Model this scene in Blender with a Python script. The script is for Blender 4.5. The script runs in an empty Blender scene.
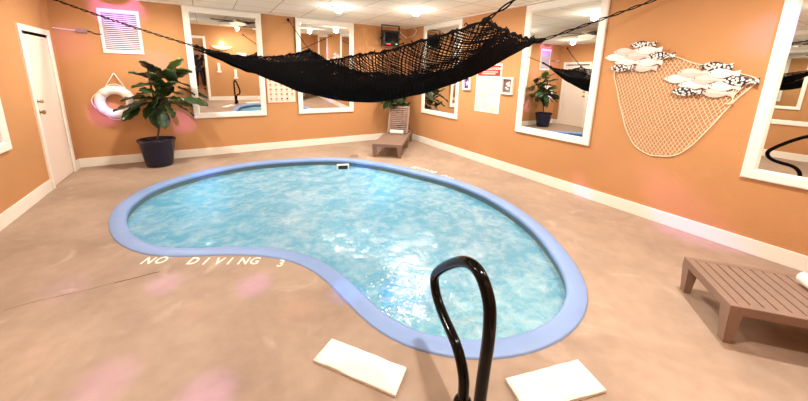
import bpy, bmesh, math, random
from mathutils import Vector, Matrix, Euler, noise
from mathutils.geometry import tessellate_polygon, intersect_line_line_2d
random.seed(7)
PI = math.pi
scn = bpy.context.scene
COL = scn.collection

# ------------------------------------------------------------------ camera
RM = ((0.8557716760010485, 0.5090742394375312, 0.09218599294608593),
      (-0.5168844107822891, 0.8337247621876093, 0.1942511951197735),
      (0.02203053436942605, -0.21388417345917313, 0.9766105753569762))
CP = Vector((1.8966, -7.0591, 1.62))
FPX, CX, CY = 321.52, 403.88, 143.95
camd = bpy.data.cameras.new('camera')
cam = bpy.data.objects.new('camera', camd)
COL.objects.link(cam)
scn.camera = cam
right = Vector((RM[0][0], RM[1][0], RM[2][0])); fwd = Vector((RM[0][1], RM[1][1], RM[2][1])); up = Vector((RM[0][2], RM[1][2], RM[2][2]))
m = Matrix.Identity(4)
for i in range(3):
    m[i][0] = right[i]; m[i][1] = up[i]; m[i][2] = -fwd[i]; m[i][3] = CP[i]
cam.matrix_world = m
camd.sensor_width = 36
camd.lens = FPX / 808 * 36
camd.shift_x = (404 - CX) / 808
camd.shift_y = (CY - 200.5) / 808
camd.clip_start = 0.02

W = 6.232          # room width
H = 2.692          # ceiling height
NY = -7.10         # near wall
NY2 = -8.10        # recessed part of the near wall
JX = 4.15          # where the near wall steps back

def ray(u, v):
    return (right * ((u - CX) / FPX) + fwd - up * ((v - CY) / FPX))
def on(axis, c, u, v):       # point of a wall / floor plane
    d = ray(u, v); t = (c - CP[axis]) / d[axis]
    return CP + d * t
def fl(u, v, z=0.0): return on(2, z, u, v)
def bw(u, v, y=0.0): return on(1, y, u, v)
def rw(u, v, x=W): return on(0, x, u, v)

# ------------------------------------------------------------------ materials
def srgb(r, g, b):
    f = lambda c: (c/255)/12.92 if c/255 <= 0.04045 else ((c/255+0.055)/1.055)**2.4
    return (f(r), f(g), f(b), 1)
def mat(name, col, rough=0.6, metal=0.0, noise_amt=0.0, noise_scale=8.0, bump=0.0, bump_scale=60.0, spec=0.5, col2=None):
    M = bpy.data.materials.new(name); M.use_nodes = True
    nt = M.node_tree; b = nt.nodes['Principled BSDF']
    b.inputs['Roughness'].default_value = rough
    b.inputs['Metallic'].default_value = metal
    b.inputs['Specular IOR Level'].default_value = spec
    tc = nt.nodes.new('ShaderNodeTexCoord')
    n = nt.nodes.new('ShaderNodeTexNoise'); n.inputs['Scale'].default_value = noise_scale; n.inputs['Detail'].default_value = 5
    nt.links.new(tc.outputs['Object'], n.inputs['Vector'])
    r = nt.nodes.new('ShaderNodeValToRGB')
    c2 = col2 if col2 else tuple(max(0, c*(1-noise_amt)) for c in col[:3]) + (1,)
    r.color_ramp.elements[0].position = 0.3; r.color_ramp.elements[1].position = 0.7
    r.color_ramp.elements[0].color = c2
    r.color_ramp.elements[1].color = col
    nt.links.new(n.outputs['Fac'], r.inputs['Fac'])
    nt.links.new(r.outputs['Color'], b.inputs['Base Color'])
    if bump:
        n2 = nt.nodes.new('ShaderNodeTexNoise'); n2.inputs['Scale'].default_value = bump_scale
        nt.links.new(tc.outputs['Object'], n2.inputs['Vector'])
        bp = nt.nodes.new('ShaderNodeBump'); bp.inputs['Strength'].default_value = bump; bp.inputs['Distance'].default_value = 0.01
        nt.links.new(n2.outputs['Fac'], bp.inputs['Height']); nt.links.new(bp.outputs['Normal'], b.inputs['Normal'])
    return M
def emis(name, col, s):
    M = bpy.data.materials.new(name); M.use_nodes = True
    nt = M.node_tree; b = nt.nodes['Principled BSDF']
    b.inputs['Base Color'].default_value = col
    b.inputs['Emission Color'].default_value = col; b.inputs['Emission Strength'].default_value = s
    return M

M = {}
M['wall'] = mat('orange_paint', srgb(200, 144, 94), 0.75, noise_amt=0.07, noise_scale=1.3, bump=0.25, bump_scale=140, spec=0.25)
M['white'] = mat('white_paint', srgb(246, 238, 224), 0.45, noise_amt=0.03, noise_scale=4)
M['door'] = mat('door_paint', srgb(244, 226, 208), 0.5, noise_amt=0.03, noise_scale=3)
M['dark'] = mat('black_plastic', srgb(22, 21, 24), 0.4)
M['navy'] = mat('navy_glaze', srgb(12, 19, 50), 0.25, noise_amt=0.2)
M['soil'] = mat('soil', srgb(60, 44, 32), 0.95, noise_amt=0.4, noise_scale=40)
M['leaf'] = mat('fig_leaf', srgb(46, 68, 28), 0.38, noise_amt=0.45, noise_scale=6)
M['leaf_l'] = mat('young_fig_leaf', srgb(98, 122, 44), 0.4, noise_amt=0.3, noise_scale=6)
M['bark'] = mat('bark', srgb(96, 70, 48), 0.9, noise_amt=0.4, noise_scale=30)
M['rope'] = mat('black_rope', srgb(26, 22, 22), 0.95, noise_amt=0.3, noise_scale=50, spec=0.1)
M['net'] = mat('black_net_cord', srgb(24, 20, 20), 0.95, noise_amt=0.3, noise_scale=50, spec=0.1)
M['cream_cord'] = mat('cream_cord', srgb(250, 228, 194), 0.9, noise_amt=0.15, noise_scale=30)
M['steel_black'] = mat('black_gloss_metal', srgb(5, 4, 4), 0.1, noise_amt=0.2, spec=0.18)
M['resin'] = mat('brown_resin', srgb(140, 110, 93), 0.55, noise_amt=0.12, noise_scale=6, bump=0.1)
M['towel'] = mat('white_terry', srgb(250, 244, 232), 0.95, noise_amt=0.05, noise_scale=30, bump=0.6, bump_scale=240, spec=0.1)
M['ring'] = mat('ring_foam', srgb(246, 236, 226), 0.5, noise_amt=0.05)
M['vent'] = mat('vent_white', srgb(236, 226, 214), 0.5, noise_amt=0.05)
M['ventdark'] = mat('vent_shadow_grey', srgb(84, 74, 66), 0.8)
M['grey'] = mat('grey_plastic', srgb(150, 128, 118), 0.6)
M['brass'] = mat('brass', srgb(170, 130, 80), 0.35, metal=0.8)
M['red'] = mat('sign_red', srgb(214, 40, 24), 0.5)
M['paper'] = mat('sign_white', srgb(244, 236, 216), 0.5, noise_amt=0.02)
M['redtext'] = mat('sign_text_red', srgb(214, 120, 92), 0.6)
M['pinkpaper'] = mat('chart_pink', srgb(248, 214, 190), 0.5, noise_amt=0.03)
M['pinkink'] = mat('chart_ink', srgb(190, 104, 84), 0.6)
M['brownink'] = mat('chart_ink_dark', srgb(92, 66, 60), 0.6)
M['violet'] = mat('violet_print', srgb(92, 62, 128), 0.5, noise_amt=0.4, noise_scale=30)
M['taupe'] = mat('taupe_print', srgb(136, 106, 100), 0.6, noise_amt=0.4, noise_scale=30)
M['shell'] = mat('shell_white', srgb(246, 236, 226), 0.6)
M['paintmark'] = mat('floor_lettering', srgb(244, 236, 220), 0.7, noise_amt=0.1, noise_scale=20)
M['crack'] = mat('crack', srgb(96, 66, 48), 0.95)
M['fanblade'] = mat('dark_wood_blade', srgb(40, 26, 20), 0.5, noise_amt=0.3, noise_scale=20)
M['lampglass'] = emis('lamp_glass', srgb(255, 236, 210), 1.2)
M['can'] = emis('can_lens', srgb(255, 240, 214), 14)
M['led_red'] = emis('led_red', srgb(255, 60, 90), 4)
M['led_green'] = emis('led_green', srgb(150, 255, 140), 3)
M['skin'] = mat('skin', srgb(206, 152, 122), 0.5, noise_amt=0.05)
M['hair'] = mat('dark_hair', srgb(44, 30, 24), 0.7, noise_amt=0.3, noise_scale=40)
M['cloth'] = mat('charcoal_cloth', srgb(44, 42, 46), 0.9, noise_amt=0.2, noise_scale=20)
M['lips'] = mat('lips', srgb(170, 96, 84), 0.5)
M['eye'] = mat('eye', srgb(30, 24, 22), 0.2)
M['tan_trim'] = mat('tan_vestibule', srgb(214, 172, 132), 0.8, noise_amt=0.05)
M['fishw'] = mat('white_fish', srgb(248, 238, 226), 0.6, noise_amt=0.08, noise_scale=40)
M['fishp'] = mat('pink_white_fish', srgb(236, 208, 194), 0.6, noise_amt=0.12, noise_scale=40)

def fish_pattern():
    Mx = mat('black_white_fish', (1, 1, 1, 1), 0.6)
    nt = Mx.node_tree; b = nt.nodes['Principled BSDF']
    tc = nt.nodes.new('ShaderNodeTexCoord')
    v = nt.nodes.new('ShaderNodeTexVoronoi'); v.inputs['Scale'].default_value = 42
    r = nt.nodes.new('ShaderNodeValToRGB'); r.color_ramp.interpolation = 'CONSTANT'
    r.color_ramp.elements[0].color = srgb(240, 226, 214); r.color_ramp.elements[1].color = srgb(40, 30, 48); r.color_ramp.elements[1].position = 0.53
    nt.links.new(tc.outputs['Object'], v.inputs['Vector']); nt.links.new(v.outputs['Distance'], r.inputs['Fac']); nt.links.new(r.outputs['Color'], b.inputs['Base Color'])
    return Mx
M['fishd'] = fish_pattern()

def mirror_mat():
    Mx = bpy.data.materials.new('mirror_glass'); Mx.use_nodes = True
    b = Mx.node_tree.nodes['Principled BSDF']
    b.inputs['Base Color'].default_value = (0.86, 0.87, 0.84, 1); b.inputs['Metallic'].default_value = 1; b.inputs['Roughness'].default_value = 0.0
    return Mx
M['mirror'] = mirror_mat()

def floor_mat():
    Mx = bpy.data.materials.new('tan_concrete'); Mx.use_nodes = True
    nt = Mx.node_tree; b = nt.nodes['Principled BSDF']; L = nt.links.new
    b.inputs['Roughness'].default_value = 0.55; b.inputs['Specular IOR Level'].default_value = 0.3
    tc = nt.nodes.new('ShaderNodeTexCoord')
    n1 = nt.nodes.new('ShaderNodeTexNoise'); n1.inputs['Scale'].default_value = 0.9; n1.inputs['Detail'].default_value = 8; n1.inputs['Roughness'].default_value = 0.62; n1.inputs['Distortion'].default_value = 0.6
    n2 = nt.nodes.new('ShaderNodeTexNoise'); n2.inputs['Scale'].default_value = 9; n2.inputs['Detail'].default_value = 6
    n3 = nt.nodes.new('ShaderNodeTexNoise'); n3.inputs['Scale'].default_value = 2.6; n3.inputs['Detail'].default_value = 4; n3.inputs['Distortion'].default_value = 1.2
    for n in (n1, n2, n3): L(tc.outputs['Object'], n.inputs['Vector'])
    r1 = nt.nodes.new('ShaderNodeValToRGB')
    r1.color_ramp.elements[0].position = 0.3; r1.color_ramp.elements[0].color = srgb(146, 124, 106)
    r1.color_ramp.elements[1].position = 0.68; r1.color_ramp.elements[1].color = srgb(182, 156, 134)
    L(n1.outputs['Fac'], r1.inputs['Fac'])
    r3 = nt.nodes.new('ShaderNodeValToRGB')
    r3.color_ramp.elements[0].position = 0.62; r3.color_ramp.elements[0].color = (0, 0, 0, 1)
    r3.color_ramp.elements[1].position = 0.70; r3.color_ramp.elements[1].color = (0.35, 0.35, 0.35, 1)
    L(n3.outputs['Fac'], r3.inputs['Fac'])
    mx = nt.nodes.new('ShaderNodeMixRGB'); mx.inputs['Color2'].default_value = srgb(200, 176, 156)
    L(r3.outputs['Color'], mx.inputs['Fac']); L(r1.outputs['Color'], mx.inputs['Color1'])
    mm = nt.nodes.new('ShaderNodeMixRGB'); mm.blend_type = 'MULTIPLY'; mm.inputs['Fac'].default_value = 0.35
    r2 = nt.nodes.new('ShaderNodeValToRGB'); r2.color_ramp.elements[0].position = 0.25; r2.color_ramp.elements[0].color = (0.7, 0.66, 0.62, 1); r2.color_ramp.elements[1].position = 0.6
    L(n2.outputs['Fac'], r2.inputs['Fac']); L(mx.outputs['Color'], mm.inputs['Color1']); L(r2.outputs['Color'], mm.inputs['Color2'])
    L(mm.outputs['Color'], b.inputs['Base Color'])
    bp = nt.nodes.new('ShaderNodeBump'); bp.inputs['Strength'].default_value = 0.15; bp.inputs['Distance'].default_value = 0.01
    L(n2.outputs['Fac'], bp.inputs['Height']); L(bp.outputs['Normal'], b.inputs['Normal'])
    return Mx
M['floor'] = floor_mat()
M['coping'] = mat('blue_coping', srgb(134, 160, 206), 0.5, noise_amt=0.1, noise_scale=3)
M['coping_face'] = mat('waterline_shade_band', srgb(92, 106, 106), 0.4, noise_amt=0.2, noise_scale=5)  # shade under the coping painted in as a dark grey-green band

def ceiling_mat():
    Mx = bpy.data.materials.new('ceiling_tile'); Mx.use_nodes = True
    nt = Mx.node_tree; b = nt.nodes['Principled BSDF']; L = nt.links.new
    b.inputs['Roughness'].default_value = 0.9
    tc = nt.nodes.new('ShaderNodeTexCoord')
    br = nt.nodes.new('ShaderNodeTexBrick'); br.offset = 0.0
    br.inputs['Scale'].default_value = 1.0; br.inputs['Brick Width'].default_value = 0.61; br.inputs['Row Height'].default_value = 0.61
    br.inputs['Mortar Size'].default_value = 0.009; br.inputs['Mortar Smooth'].default_value = 0.3
    br.inputs['Color1'].default_value = srgb(246, 236, 218); br.inputs['Color2'].default_value = srgb(241, 231, 213); br.inputs['Mortar'].default_value = srgb(186, 170, 148)
    L(tc.outputs['Object'], br.inputs['Vector']); L(br.outputs['Color'], b.inputs['Base Color'])
    n = nt.nodes.new('ShaderNodeTexNoise'); n.inputs['Scale'].default_value = 60
    bp = nt.nodes.new('ShaderNodeBump'); bp.inputs['Strength'].default_value = 0.3; bp.inputs['Distance'].default_value = 0.01
    L(tc.outputs['Object'], n.inputs['Vector']); L(n.outputs['Fac'], bp.inputs['Height']); L(bp.outputs['Normal'], b.inputs['Normal'])
    return Mx
M['ceiling'] = ceiling_mat()

def basin_mat():
    return mat('pool_plaster', srgb(138, 194, 214), 0.6, noise_amt=0.08, noise_scale=3)
M['basin'] = basin_mat()

def water_mat():
    Mx = bpy.data.materials.new('pool_water'); Mx.use_nodes = True
    nt = Mx.node_tree; L = nt.links.new
    for n in list(nt.nodes): nt.nodes.remove(n)
    out = nt.nodes.new('ShaderNodeOutputMaterial')
    tc = nt.nodes.new('ShaderNodeTexCoord')
    mp = nt.nodes.new('ShaderNodeMapping'); L(tc.outputs['Object'], mp.inputs['Vector'])
    n1 = nt.nodes.new('ShaderNodeTexNoise'); n1.inputs['Scale'].default_value = 5; n1.inputs['Detail'].default_value = 4; n1.inputs['Distortion'].default_value = 1.5
    n2 = nt.nodes.new('ShaderNodeTexNoise'); n2.inputs['Scale'].default_value = 15; n2.inputs['Detail'].default_value = 3; n2.inputs['Distortion'].default_value = 0.8
    L(mp.outputs['Vector'], n1.inputs['Vector']); L(mp.outputs['Vector'], n2.inputs['Vector'])
    ad = nt.nodes.new('ShaderNodeMath'); ad.operation = 'MULTIPLY_ADD'; ad.inputs[1].default_value = 0.4
    L(n2.outputs['Fac'], ad.inputs[0]); L(n1.outputs['Fac'], ad.inputs[2])
    bp = nt.nodes.new('ShaderNodeBump'); bp.inputs['Strength'].default_value = 0.55; bp.inputs['Distance'].default_value = 0.03
    L(ad.outputs[0], bp.inputs['Height'])
    tr = nt.nodes.new('ShaderNodeBsdfTransparent'); tr.inputs['Color'].default_value = (0.70, 0.93, 0.97, 1)
    gl = nt.nodes.new('ShaderNodeBsdfGlossy'); gl.inputs['Roughness'].default_value = 0.04
    L(bp.outputs['Normal'], gl.inputs['Normal'])
    # caustic light imitated by whitish noise patches painted into the diffuse colour
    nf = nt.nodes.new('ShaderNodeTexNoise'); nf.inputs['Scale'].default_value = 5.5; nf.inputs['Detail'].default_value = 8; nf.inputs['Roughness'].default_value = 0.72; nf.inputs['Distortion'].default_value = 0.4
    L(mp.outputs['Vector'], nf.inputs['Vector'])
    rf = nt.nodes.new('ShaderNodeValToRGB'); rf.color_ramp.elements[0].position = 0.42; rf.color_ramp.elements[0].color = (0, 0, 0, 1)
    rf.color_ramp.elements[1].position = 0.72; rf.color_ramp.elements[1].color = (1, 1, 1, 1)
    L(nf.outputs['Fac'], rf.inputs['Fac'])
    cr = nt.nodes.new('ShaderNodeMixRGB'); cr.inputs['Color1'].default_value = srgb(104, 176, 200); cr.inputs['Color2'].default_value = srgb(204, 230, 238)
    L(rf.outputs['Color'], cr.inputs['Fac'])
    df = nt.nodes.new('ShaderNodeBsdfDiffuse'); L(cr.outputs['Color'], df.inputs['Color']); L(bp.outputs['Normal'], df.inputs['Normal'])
    m1 = nt.nodes.new('ShaderNodeMixShader'); m1.inputs['Fac'].default_value = 0.6
    L(tr.outputs[0], m1.inputs[1]); L(df.outputs[0], m1.inputs[2])
    fr = nt.nodes.new('ShaderNodeFresnel'); fr.inputs['IOR'].default_value = 1.33; L(bp.outputs['Normal'], fr.inputs['Normal'])
    m2 = nt.nodes.new('ShaderNodeMixShader'); fm = nt.nodes.new('ShaderNodeMath'); fm.operation = 'MULTIPLY'; fm.inputs[1].default_value = 0.2; fm.use_clamp = True
    L(fr.outputs[0], fm.inputs[0]); L(fm.outputs[0], m2.inputs['Fac']); L(m1.outputs[0], m2.inputs[1]); L(gl.outputs[0], m2.inputs[2])
    L(m2.outputs[0], out.inputs['Surface'])
    return Mx
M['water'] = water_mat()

# ------------------------------------------------------------------ mesh helpers
def link(name, bm, material, parent=None, smooth=False):
    me = bpy.data.meshes.new(name)
    bmesh.ops.recalc_face_normals(bm, faces=bm.faces)
    bm.to_mesh(me); bm.free()
    mats = material if isinstance(material, (list, tuple)) else [material]
    for k in mats: me.materials.append(M[k] if isinstance(k, str) else k)
    if smooth:
        for p in me.polygons: p.use_smooth = True
    o = bpy.data.objects.new(name, me); COL.objects.link(o)
    if parent: o.parent = parent
    return o
def tag(o, label, cat=None, group=None, kind=None):
    o['label'] = label
    if cat: o['category'] = cat
    if group: o['group'] = group
    if kind: o['kind'] = kind
    return o
def thing(name, label, cat, loc=(0, 0, 0), rz=0, group=None):
    o = bpy.data.objects.new(name, None); COL.objects.link(o)
    o.location = loc; o.rotation_euler = (0, 0, rz); o.empty_display_size = 0.1
    return tag(o, label, cat, group)
def struct(name, bm, material, parent=None, smooth=False):
    o = link(name, bm, material, parent, smooth)
    if not parent: o['kind'] = 'structure'
    return o
def box(bm, x0, x1, y0, y1, z0, z1, bev=0.0, mi=0, mtx=None):
    vs = [bm.verts.new((x, y, z)) for x in (x0, x1) for y in (y0, y1) for z in (z0, z1)]
    idx = [(0, 1, 3, 2), (4, 6, 7, 5), (0, 4, 5, 1), (2, 3, 7, 6), (0, 2, 6, 4), (1, 5, 7, 3)]
    fs = [bm.faces.new([vs[i] for i in f]) for f in idx]
    for f in fs: f.material_index = mi
    if bev:
        es = list({e for f in fs for e in f.edges})
        r = bmesh.ops.bevel(bm, geom=es, offset=bev, segments=2, profile=0.6, affect='EDGES')
        vs = list({v for f in r['faces'] for v in f.verts} | {v for v in vs if v.is_valid})
    if mtx:
        bmesh.ops.transform(bm, matrix=mtx, verts=[v for v in vs if v.is_valid])
    return vs
def tube(bm, pts, r, n=8, cap=True, mi=0, closed=False):
    pts = [Vector(p) for p in pts]
    rs = r if isinstance(r, (list, tuple)) else [r]*len(pts)
    rings = []
    prev = None
    N = len(pts)
    for i, p in enumerate(pts):
        a = pts[(i-1) % N] if (closed or i > 0) else p
        b = pts[(i+1) % N] if (closed or i < N-1) else p
        t = (b-a)
        if t.length < 1e-9: t = Vector((0, 0, 1))
        t.normalize()
        if prev is None:
            s = Vector((0, 0, 1)) if abs(t.z) < 0.9 else Vector((1, 0, 0))
            nn = t.cross(s).normalized()
        else:
            nn = (prev - t*prev.dot(t)).normalized()
        prev = nn
        bb = t.cross(nn)
        rings.append([bm.verts.new(p + (nn*math.cos(2*PI*k/n) + bb*math.sin(2*PI*k/n))*rs[i]) for k in range(n)])
    cnt = N if closed else N-1
    for i in range(cnt):
        A, B = rings[i], rings[(i+1) % N]
        for k in range(n):
            f = bm.faces.new((A[k], A[(k+1) % n], B[(k+1) % n], B[k])); f.material_index = mi
    if cap and not closed and n > 2:
        bm.faces.new(rings[0]).material_index = mi; bm.faces.new(list(reversed(rings[-1]))).material_index = mi
def lathe(bm, prof, n=32, c=(0, 0, 0), mi=0):
    rings = []
    for r, z in prof:
        if r < 1e-5: rings.append([bm.verts.new((c[0], c[1], c[2]+z))])
        else: rings.append([bm.verts.new((c[0]+r*math.cos(2*PI*k/n), c[1]+r*math.sin(2*PI*k/n), c[2]+z)) for k in range(n)])
    for A, B in zip(rings, rings[1:]):
        for k in range(n):
            a, b2 = A[k % len(A)], A[(k+1) % n % len(A)]
            c2, d = B[(k+1) % n % len(B)], B[k % len(B)]
            vs = []
            for v in (a, b2, c2, d):
                if v not in vs: vs.append(v)
            if len(vs) > 2: bm.faces.new(vs).material_index = mi
def poly_prism(bm, pts, z0, z1, mi=0):
    a = [bm.verts.new((p[0], p[1], z0)) for p in pts]; b = [bm.verts.new((p[0], p[1], z1)) for p in pts]
    n = len(pts)
    fs = [bm.faces.new(a), bm.faces.new(b)] + [bm.faces.new((a[i], a[(i+1) % n], b[(i+1) % n], b[i])) for i in range(n)]
    for f in fs: f.material_index = mi
def catmull(P, k=6, closed=False):
    out = []; n = len(P); P = [Vector(p) for p in P]
    rng = range(n) if closed else range(n-1)
    for i in rng:
        g = (lambda j: P[j % n]) if closed else (lambda j: P[max(0, min(n-1, j))])
        p0, p1, p2, p3 = g(i-1), g(i), g(i+1), g(i+2)
        for s in range(k):
            t = s/k
            out.append(0.5*((2*p1) + (p2-p0)*t + (2*p0-5*p1+4*p2-p3)*t*t + (3*p1-p0-3*p2+p3)*t**3))
    if not closed: out.append(P[-1])
    return out
def NB(): return bmesh.new()

# ------------------------------------------------------------------ pool outline
outer_px = [(143,253),(117,240),(111,222),(120,205),(150,187),(200,172),(250,163),(300,159),(340,158.5),(380,163),(420,171.5),(460,182),(500,199),(540,226),(570,260),(585,290),(582,315),(565,335),(535,350),(500,357),(460,357),(420,349),(392,338),(365,318),(340,292),(320,274),(300,263),(270,256),(230,254),(180,256)]
ctrl = [fl(u, v).to_2d().to_3d() for u, v in outer_px]
curve = catmull(ctrl, 8, True)
def resample(P, n):
    L = [0]
    for i in range(len(P)): L.append(L[-1] + (P[(i+1) % len(P)]-P[i]).length)
    out = []; j = 0
    for k in range(n):
        s = L[-1]*k/n
        while L[j+1] < s: j += 1
        t = (s-L[j])/(L[j+1]-L[j]); out.append(P[j].lerp(P[(j+1) % len(P)], t))
    return out
NP = 160
outl = resample(curve, NP)
for _ in range(2):
    outl = [(outl[i-1]+outl[i]*2+outl[(i+1) % NP])/4 for i in range(NP)]
OUTX = 0.0
area = sum(outl[i].x*outl[(i+1) % NP].y - outl[(i+1) % NP].x*outl[i].y for i in range(NP))
if area < 0: outl.reverse()
def inset(P, d):
    d = d - OUTX
    out = []
    for i in range(len(P)):
        t = (P[(i+1) % len(P)]-P[i-1]).normalized()
        out.append(P[i] + Vector((-t.y, t.x, 0))*d)
    return out
CW = 0.145
outl = inset(outl, -0.018)
innl = inset(outl, CW)
WZ = -0.10
POOLW = 12

# ------------------------------------------------------------------ setting
def floor_build():
    bm = NB()
    xo0, xo1, yo0, yo1 = -0.1, W+0.1, NY2-0.1, 0.1
    O = [Vector((xo0, yo0, 0)), Vector((xo1, yo0, 0)), Vector((xo1, yo1, 0)), Vector((xo0, yo1, 0))]
    hole = inset(outl, 0.03)
    tris = tessellate_polygon([O, hole])
    allp = O + hole
    vs = [bm.verts.new(p) for p in allp]
    for t in tris: bm.faces.new([vs[i] for i in t])
    # slab edge down inside the hole
    lo = [bm.verts.new((p.x, p.y, -0.05)) for p in hole]
    n = len(hole)
    for i in range(n): bm.faces.new((vs[4+i], vs[4+(i+1) % n], lo[(i+1) % n], lo[i]))
    return struct('floor', bm, 'floor')
floor_build()

pool = thing('swimming_pool', 'kidney-shaped indoor swimming pool sunk in the tan concrete floor', 'pool', (3.2, -3.6, 0))
def P0(o):   # parent keeping coordinates given in world space
    o.parent = pool; o.location = (-3.2, 3.6, 0); return o
def ringmesh(loops, mi=None):
    bm = NB(); R = [[bm.verts.new(p) for p in L] for L in loops]; n = len(loops[0])
    for a, (A, B) in enumerate(zip(R, R[1:])):
        for i in range(n):
            f = bm.faces.new((A[i], A[(i+1) % n], B[(i+1) % n], B[i]))
            if mi: f.material_index = mi[a]
    return bm
def atz(P, z): return [Vector((p.x, p.y, z)) for p in P]
bm = ringmesh([atz(outl, -0.02), atz(outl, 0.008), atz(inset(outl, 0.01), 0.016), atz(inset(outl, CW-0.03), 0.016), atz(inset(outl, CW-0.008), 0.008), atz(innl, -0.01), atz(innl, -0.035), atz(inset(outl, CW-0.015), -0.04)])
P0(link('coping', bm, 'coping', smooth=True))['label'] = 'blue painted rim around the water'
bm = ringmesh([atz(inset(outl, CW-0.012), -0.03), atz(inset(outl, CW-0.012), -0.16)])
P0(link('waterline_shade_band', bm, 'coping_face', smooth=True))
loops = [atz(inset(outl, CW-0.01), -0.15), atz(inset(outl, CW), -0.6)]
def depth(p):   # shallow near the handrail, deep by the lounger
    t = max(0, min(1, (p.y+6.0)/4.5)); return -(0.75 + 0.7*t)
loops.append([Vector((p.x, p.y, depth(p)+0.15)) for p in inset(outl, CW+0.05)])
loops.append([Vector((p.x, p.y, depth(p))) for p in inset(outl, CW+0.22)])
bm = ringmesh(loops)
bm.verts.ensure_lookup_table()
last = [v for v in bm.verts][-NP:]
tris = tessellate_polygon([[v.co.copy() for v in last]])
for t in tris: bm.faces.new([last[i] for i in t])
P0(link('basin', bm, 'basin', smooth=True))
# entry step under the water at the near end
bm = NB()
stp = [p for p in inset(outl, CW-0.005) if p.y < -5.15]
# order along the loop so that the chord closes it
idx0 = next(i for i in range(NP) if inset(outl, CW-0.005)[i].y >= -5.15 and inset(outl, CW-0.005)[(i+1) % NP].y < -5.15)
ii = inset(outl, CW-0.005); stp = []
k = (idx0+1) % NP
while ii[k].y < -5.15: stp.append(ii[k]); k = (k+1) % NP
poly_prism(bm, stp, -1.0, -0.36)
M['step'] = mat('pale_step', srgb(226, 234, 232), 0.6, noise_amt=0.04)
P0(link('entry_step', bm, 'step'))['label'] = 'pale underwater entry step'
# unseen lamps and basin-coloured discs, added under the water to brighten it
for k_, (ix) in enumerate((8, 50, 92, 128)):
    p_ = inset(outl, CW+0.03)[ix]; q_ = inset(outl, CW+0.5)[ix]; dr = (q_-p_).normalized()
    bm = NB(); tube(bm, [Vector(), dr*0.02], 0.07, 20)
    o = link('underwater_fill_disc', bm, 'basin', pool); o.location = (p_.x-3.2, p_.y+3.6, -0.42)
    ld = bpy.data.lights.new('underwater', 'POINT'); ld.energy = POOLW; ld.color = (0.80, 0.93, 1.0); ld.shadow_soft_size = 0.02
    lo = bpy.data.objects.new('lamp', ld); COL.objects.link(lo); lo.parent = pool; lo.location = Vector((p_.x-3.2, p_.y+3.6, -0.42)) + dr*0.3
# water
bm = NB()
wl = atz(inset(outl, CW-0.014), WZ)
xs = [p.x for p in wl]; ys = [p.y for p in wl]
tris = tessellate_polygon([wl]); wv = [bm.verts.new(p) for p in wl]
for t in tris: bm.faces.new([wv[i] for i in t])
for _ in range(5):
    es = [e for e in bm.edges if e.calc_length() > 0.12 and not e.is_boundary]
    if not es: break
    bmesh.ops.subdivide_edges(bm, edges=es, cuts=1)
    bmesh.ops.triangulate(bm, faces=bm.faces)
for v in bm.verts:
    if not v.is_boundary:
        v.co.z = WZ + 0.012*noise.noise(v.co*3.1) + 0.006*noise.noise(v.co*8)
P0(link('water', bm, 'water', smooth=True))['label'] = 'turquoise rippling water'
# skimmer opening in the far side
sk = fl(343.5, 167, -0.06)
def sk_box():
    bm = NB(); box(bm, -0.11, 0.11, -0.03, 0.03, -0.05, 0.05, 0.008)
    o = link('skimmer', bm, 'vent', pool); o.location = (sk.x-3.2, sk.y+3.6+0.03, -0.065)
    o.rotation_euler = (0, 0, -0.25); o['label'] = 'white skimmer mouth'
    bm = NB(); box(bm, -0.085, 0.085, -0.036, -0.02, -0.035, 0.03)
    link('skimmer_opening', bm, 'dark', o)
sk_box()

# walls (slabs with real thickness)
def slab(name, *a, m='wall'):
    bm = NB(); box(bm, *a); return struct(name, bm, m)
slab('wall_back', -0.1, W+0.1, 0, 0.1, 0, H)
slab('wall_right', W, W+0.1, NY2, 0, 0, H)
# left wall around the door opening
D1, D2, DH = -0.27, -1.085, 2.04
bm = NB()
box(bm, -0.1, 0, D1, 0, 0, H); box(bm, -0.1, 0, NY, D2, 0, H); box(bm, -0.1, 0, D2, D1, DH, H)
struct('wall_left', bm, 'wall')
# near wall with the doorway where the photographer stands
N1, N2, NH = 0.98, 1.93, 2.22
bm = NB()
box(bm, -0.1, N1, NY-0.1, NY, 0, H); box(bm, N2, JX, NY-0.1, NY, 0, H); box(bm, N1, N2, NY-0.1, NY, NH, H)
box(bm, JX-0.1, JX, NY2, NY-0.1, 0, H)
struct('wall_near', bm, 'wall')
slab('wall_near_recess', JX-0.1, W+0.1, NY2-0.1, NY2, 0, H)
# vestibule beyond the doorway with two steps up
bm = NB()
box(bm, 0.3, 0.4, -9.2, NY-0.1, 0, 2.75); box(bm, 2.6, 2.7, -9.2, NY-0.1, 0, 2.75)
box(bm, 0.3, 2.7, -9.3, -9.2, 0, 2.75); box(bm, 0.3, 2.7, -9.2, NY-0.1, 2.75, 2.85)
struct('wall_vestibule', bm, 'tan_trim')
bm = NB()
box(bm, 0.4, 2.6, -7.56, -7.24, 0, 0.19, 0.01); box(bm, 0.4, 2.6, -9.2, -7.56, 0, 0.38, 0.01)
tag(struct('trim_1', bm, 'tan_trim'), 'two tan steps up behind the near doorway')
bm = NB(); box(bm, 0.3, 2.7, -9.2, NY, -0.05, -0.002); struct('floor_vestibule', bm, 'floor')
bm = NB(); box(bm, -0.1, W+0.1, NY2-0.1, 0.1, H, H+0.08); struct('ceiling', bm, 'ceiling')
# white perimeter band at the ceiling edge
bm = NB()
box(bm, 0, W, -0.09, 0, H-0.012, H, 0.003); box(bm, W-0.09, W, NY2, -0.09, H-0.012, H, 0.003); box(bm, 0, 0.09, NY, -0.09, H-0.012, H, 0.003)
struct('trim_2', bm, 'white')
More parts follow.
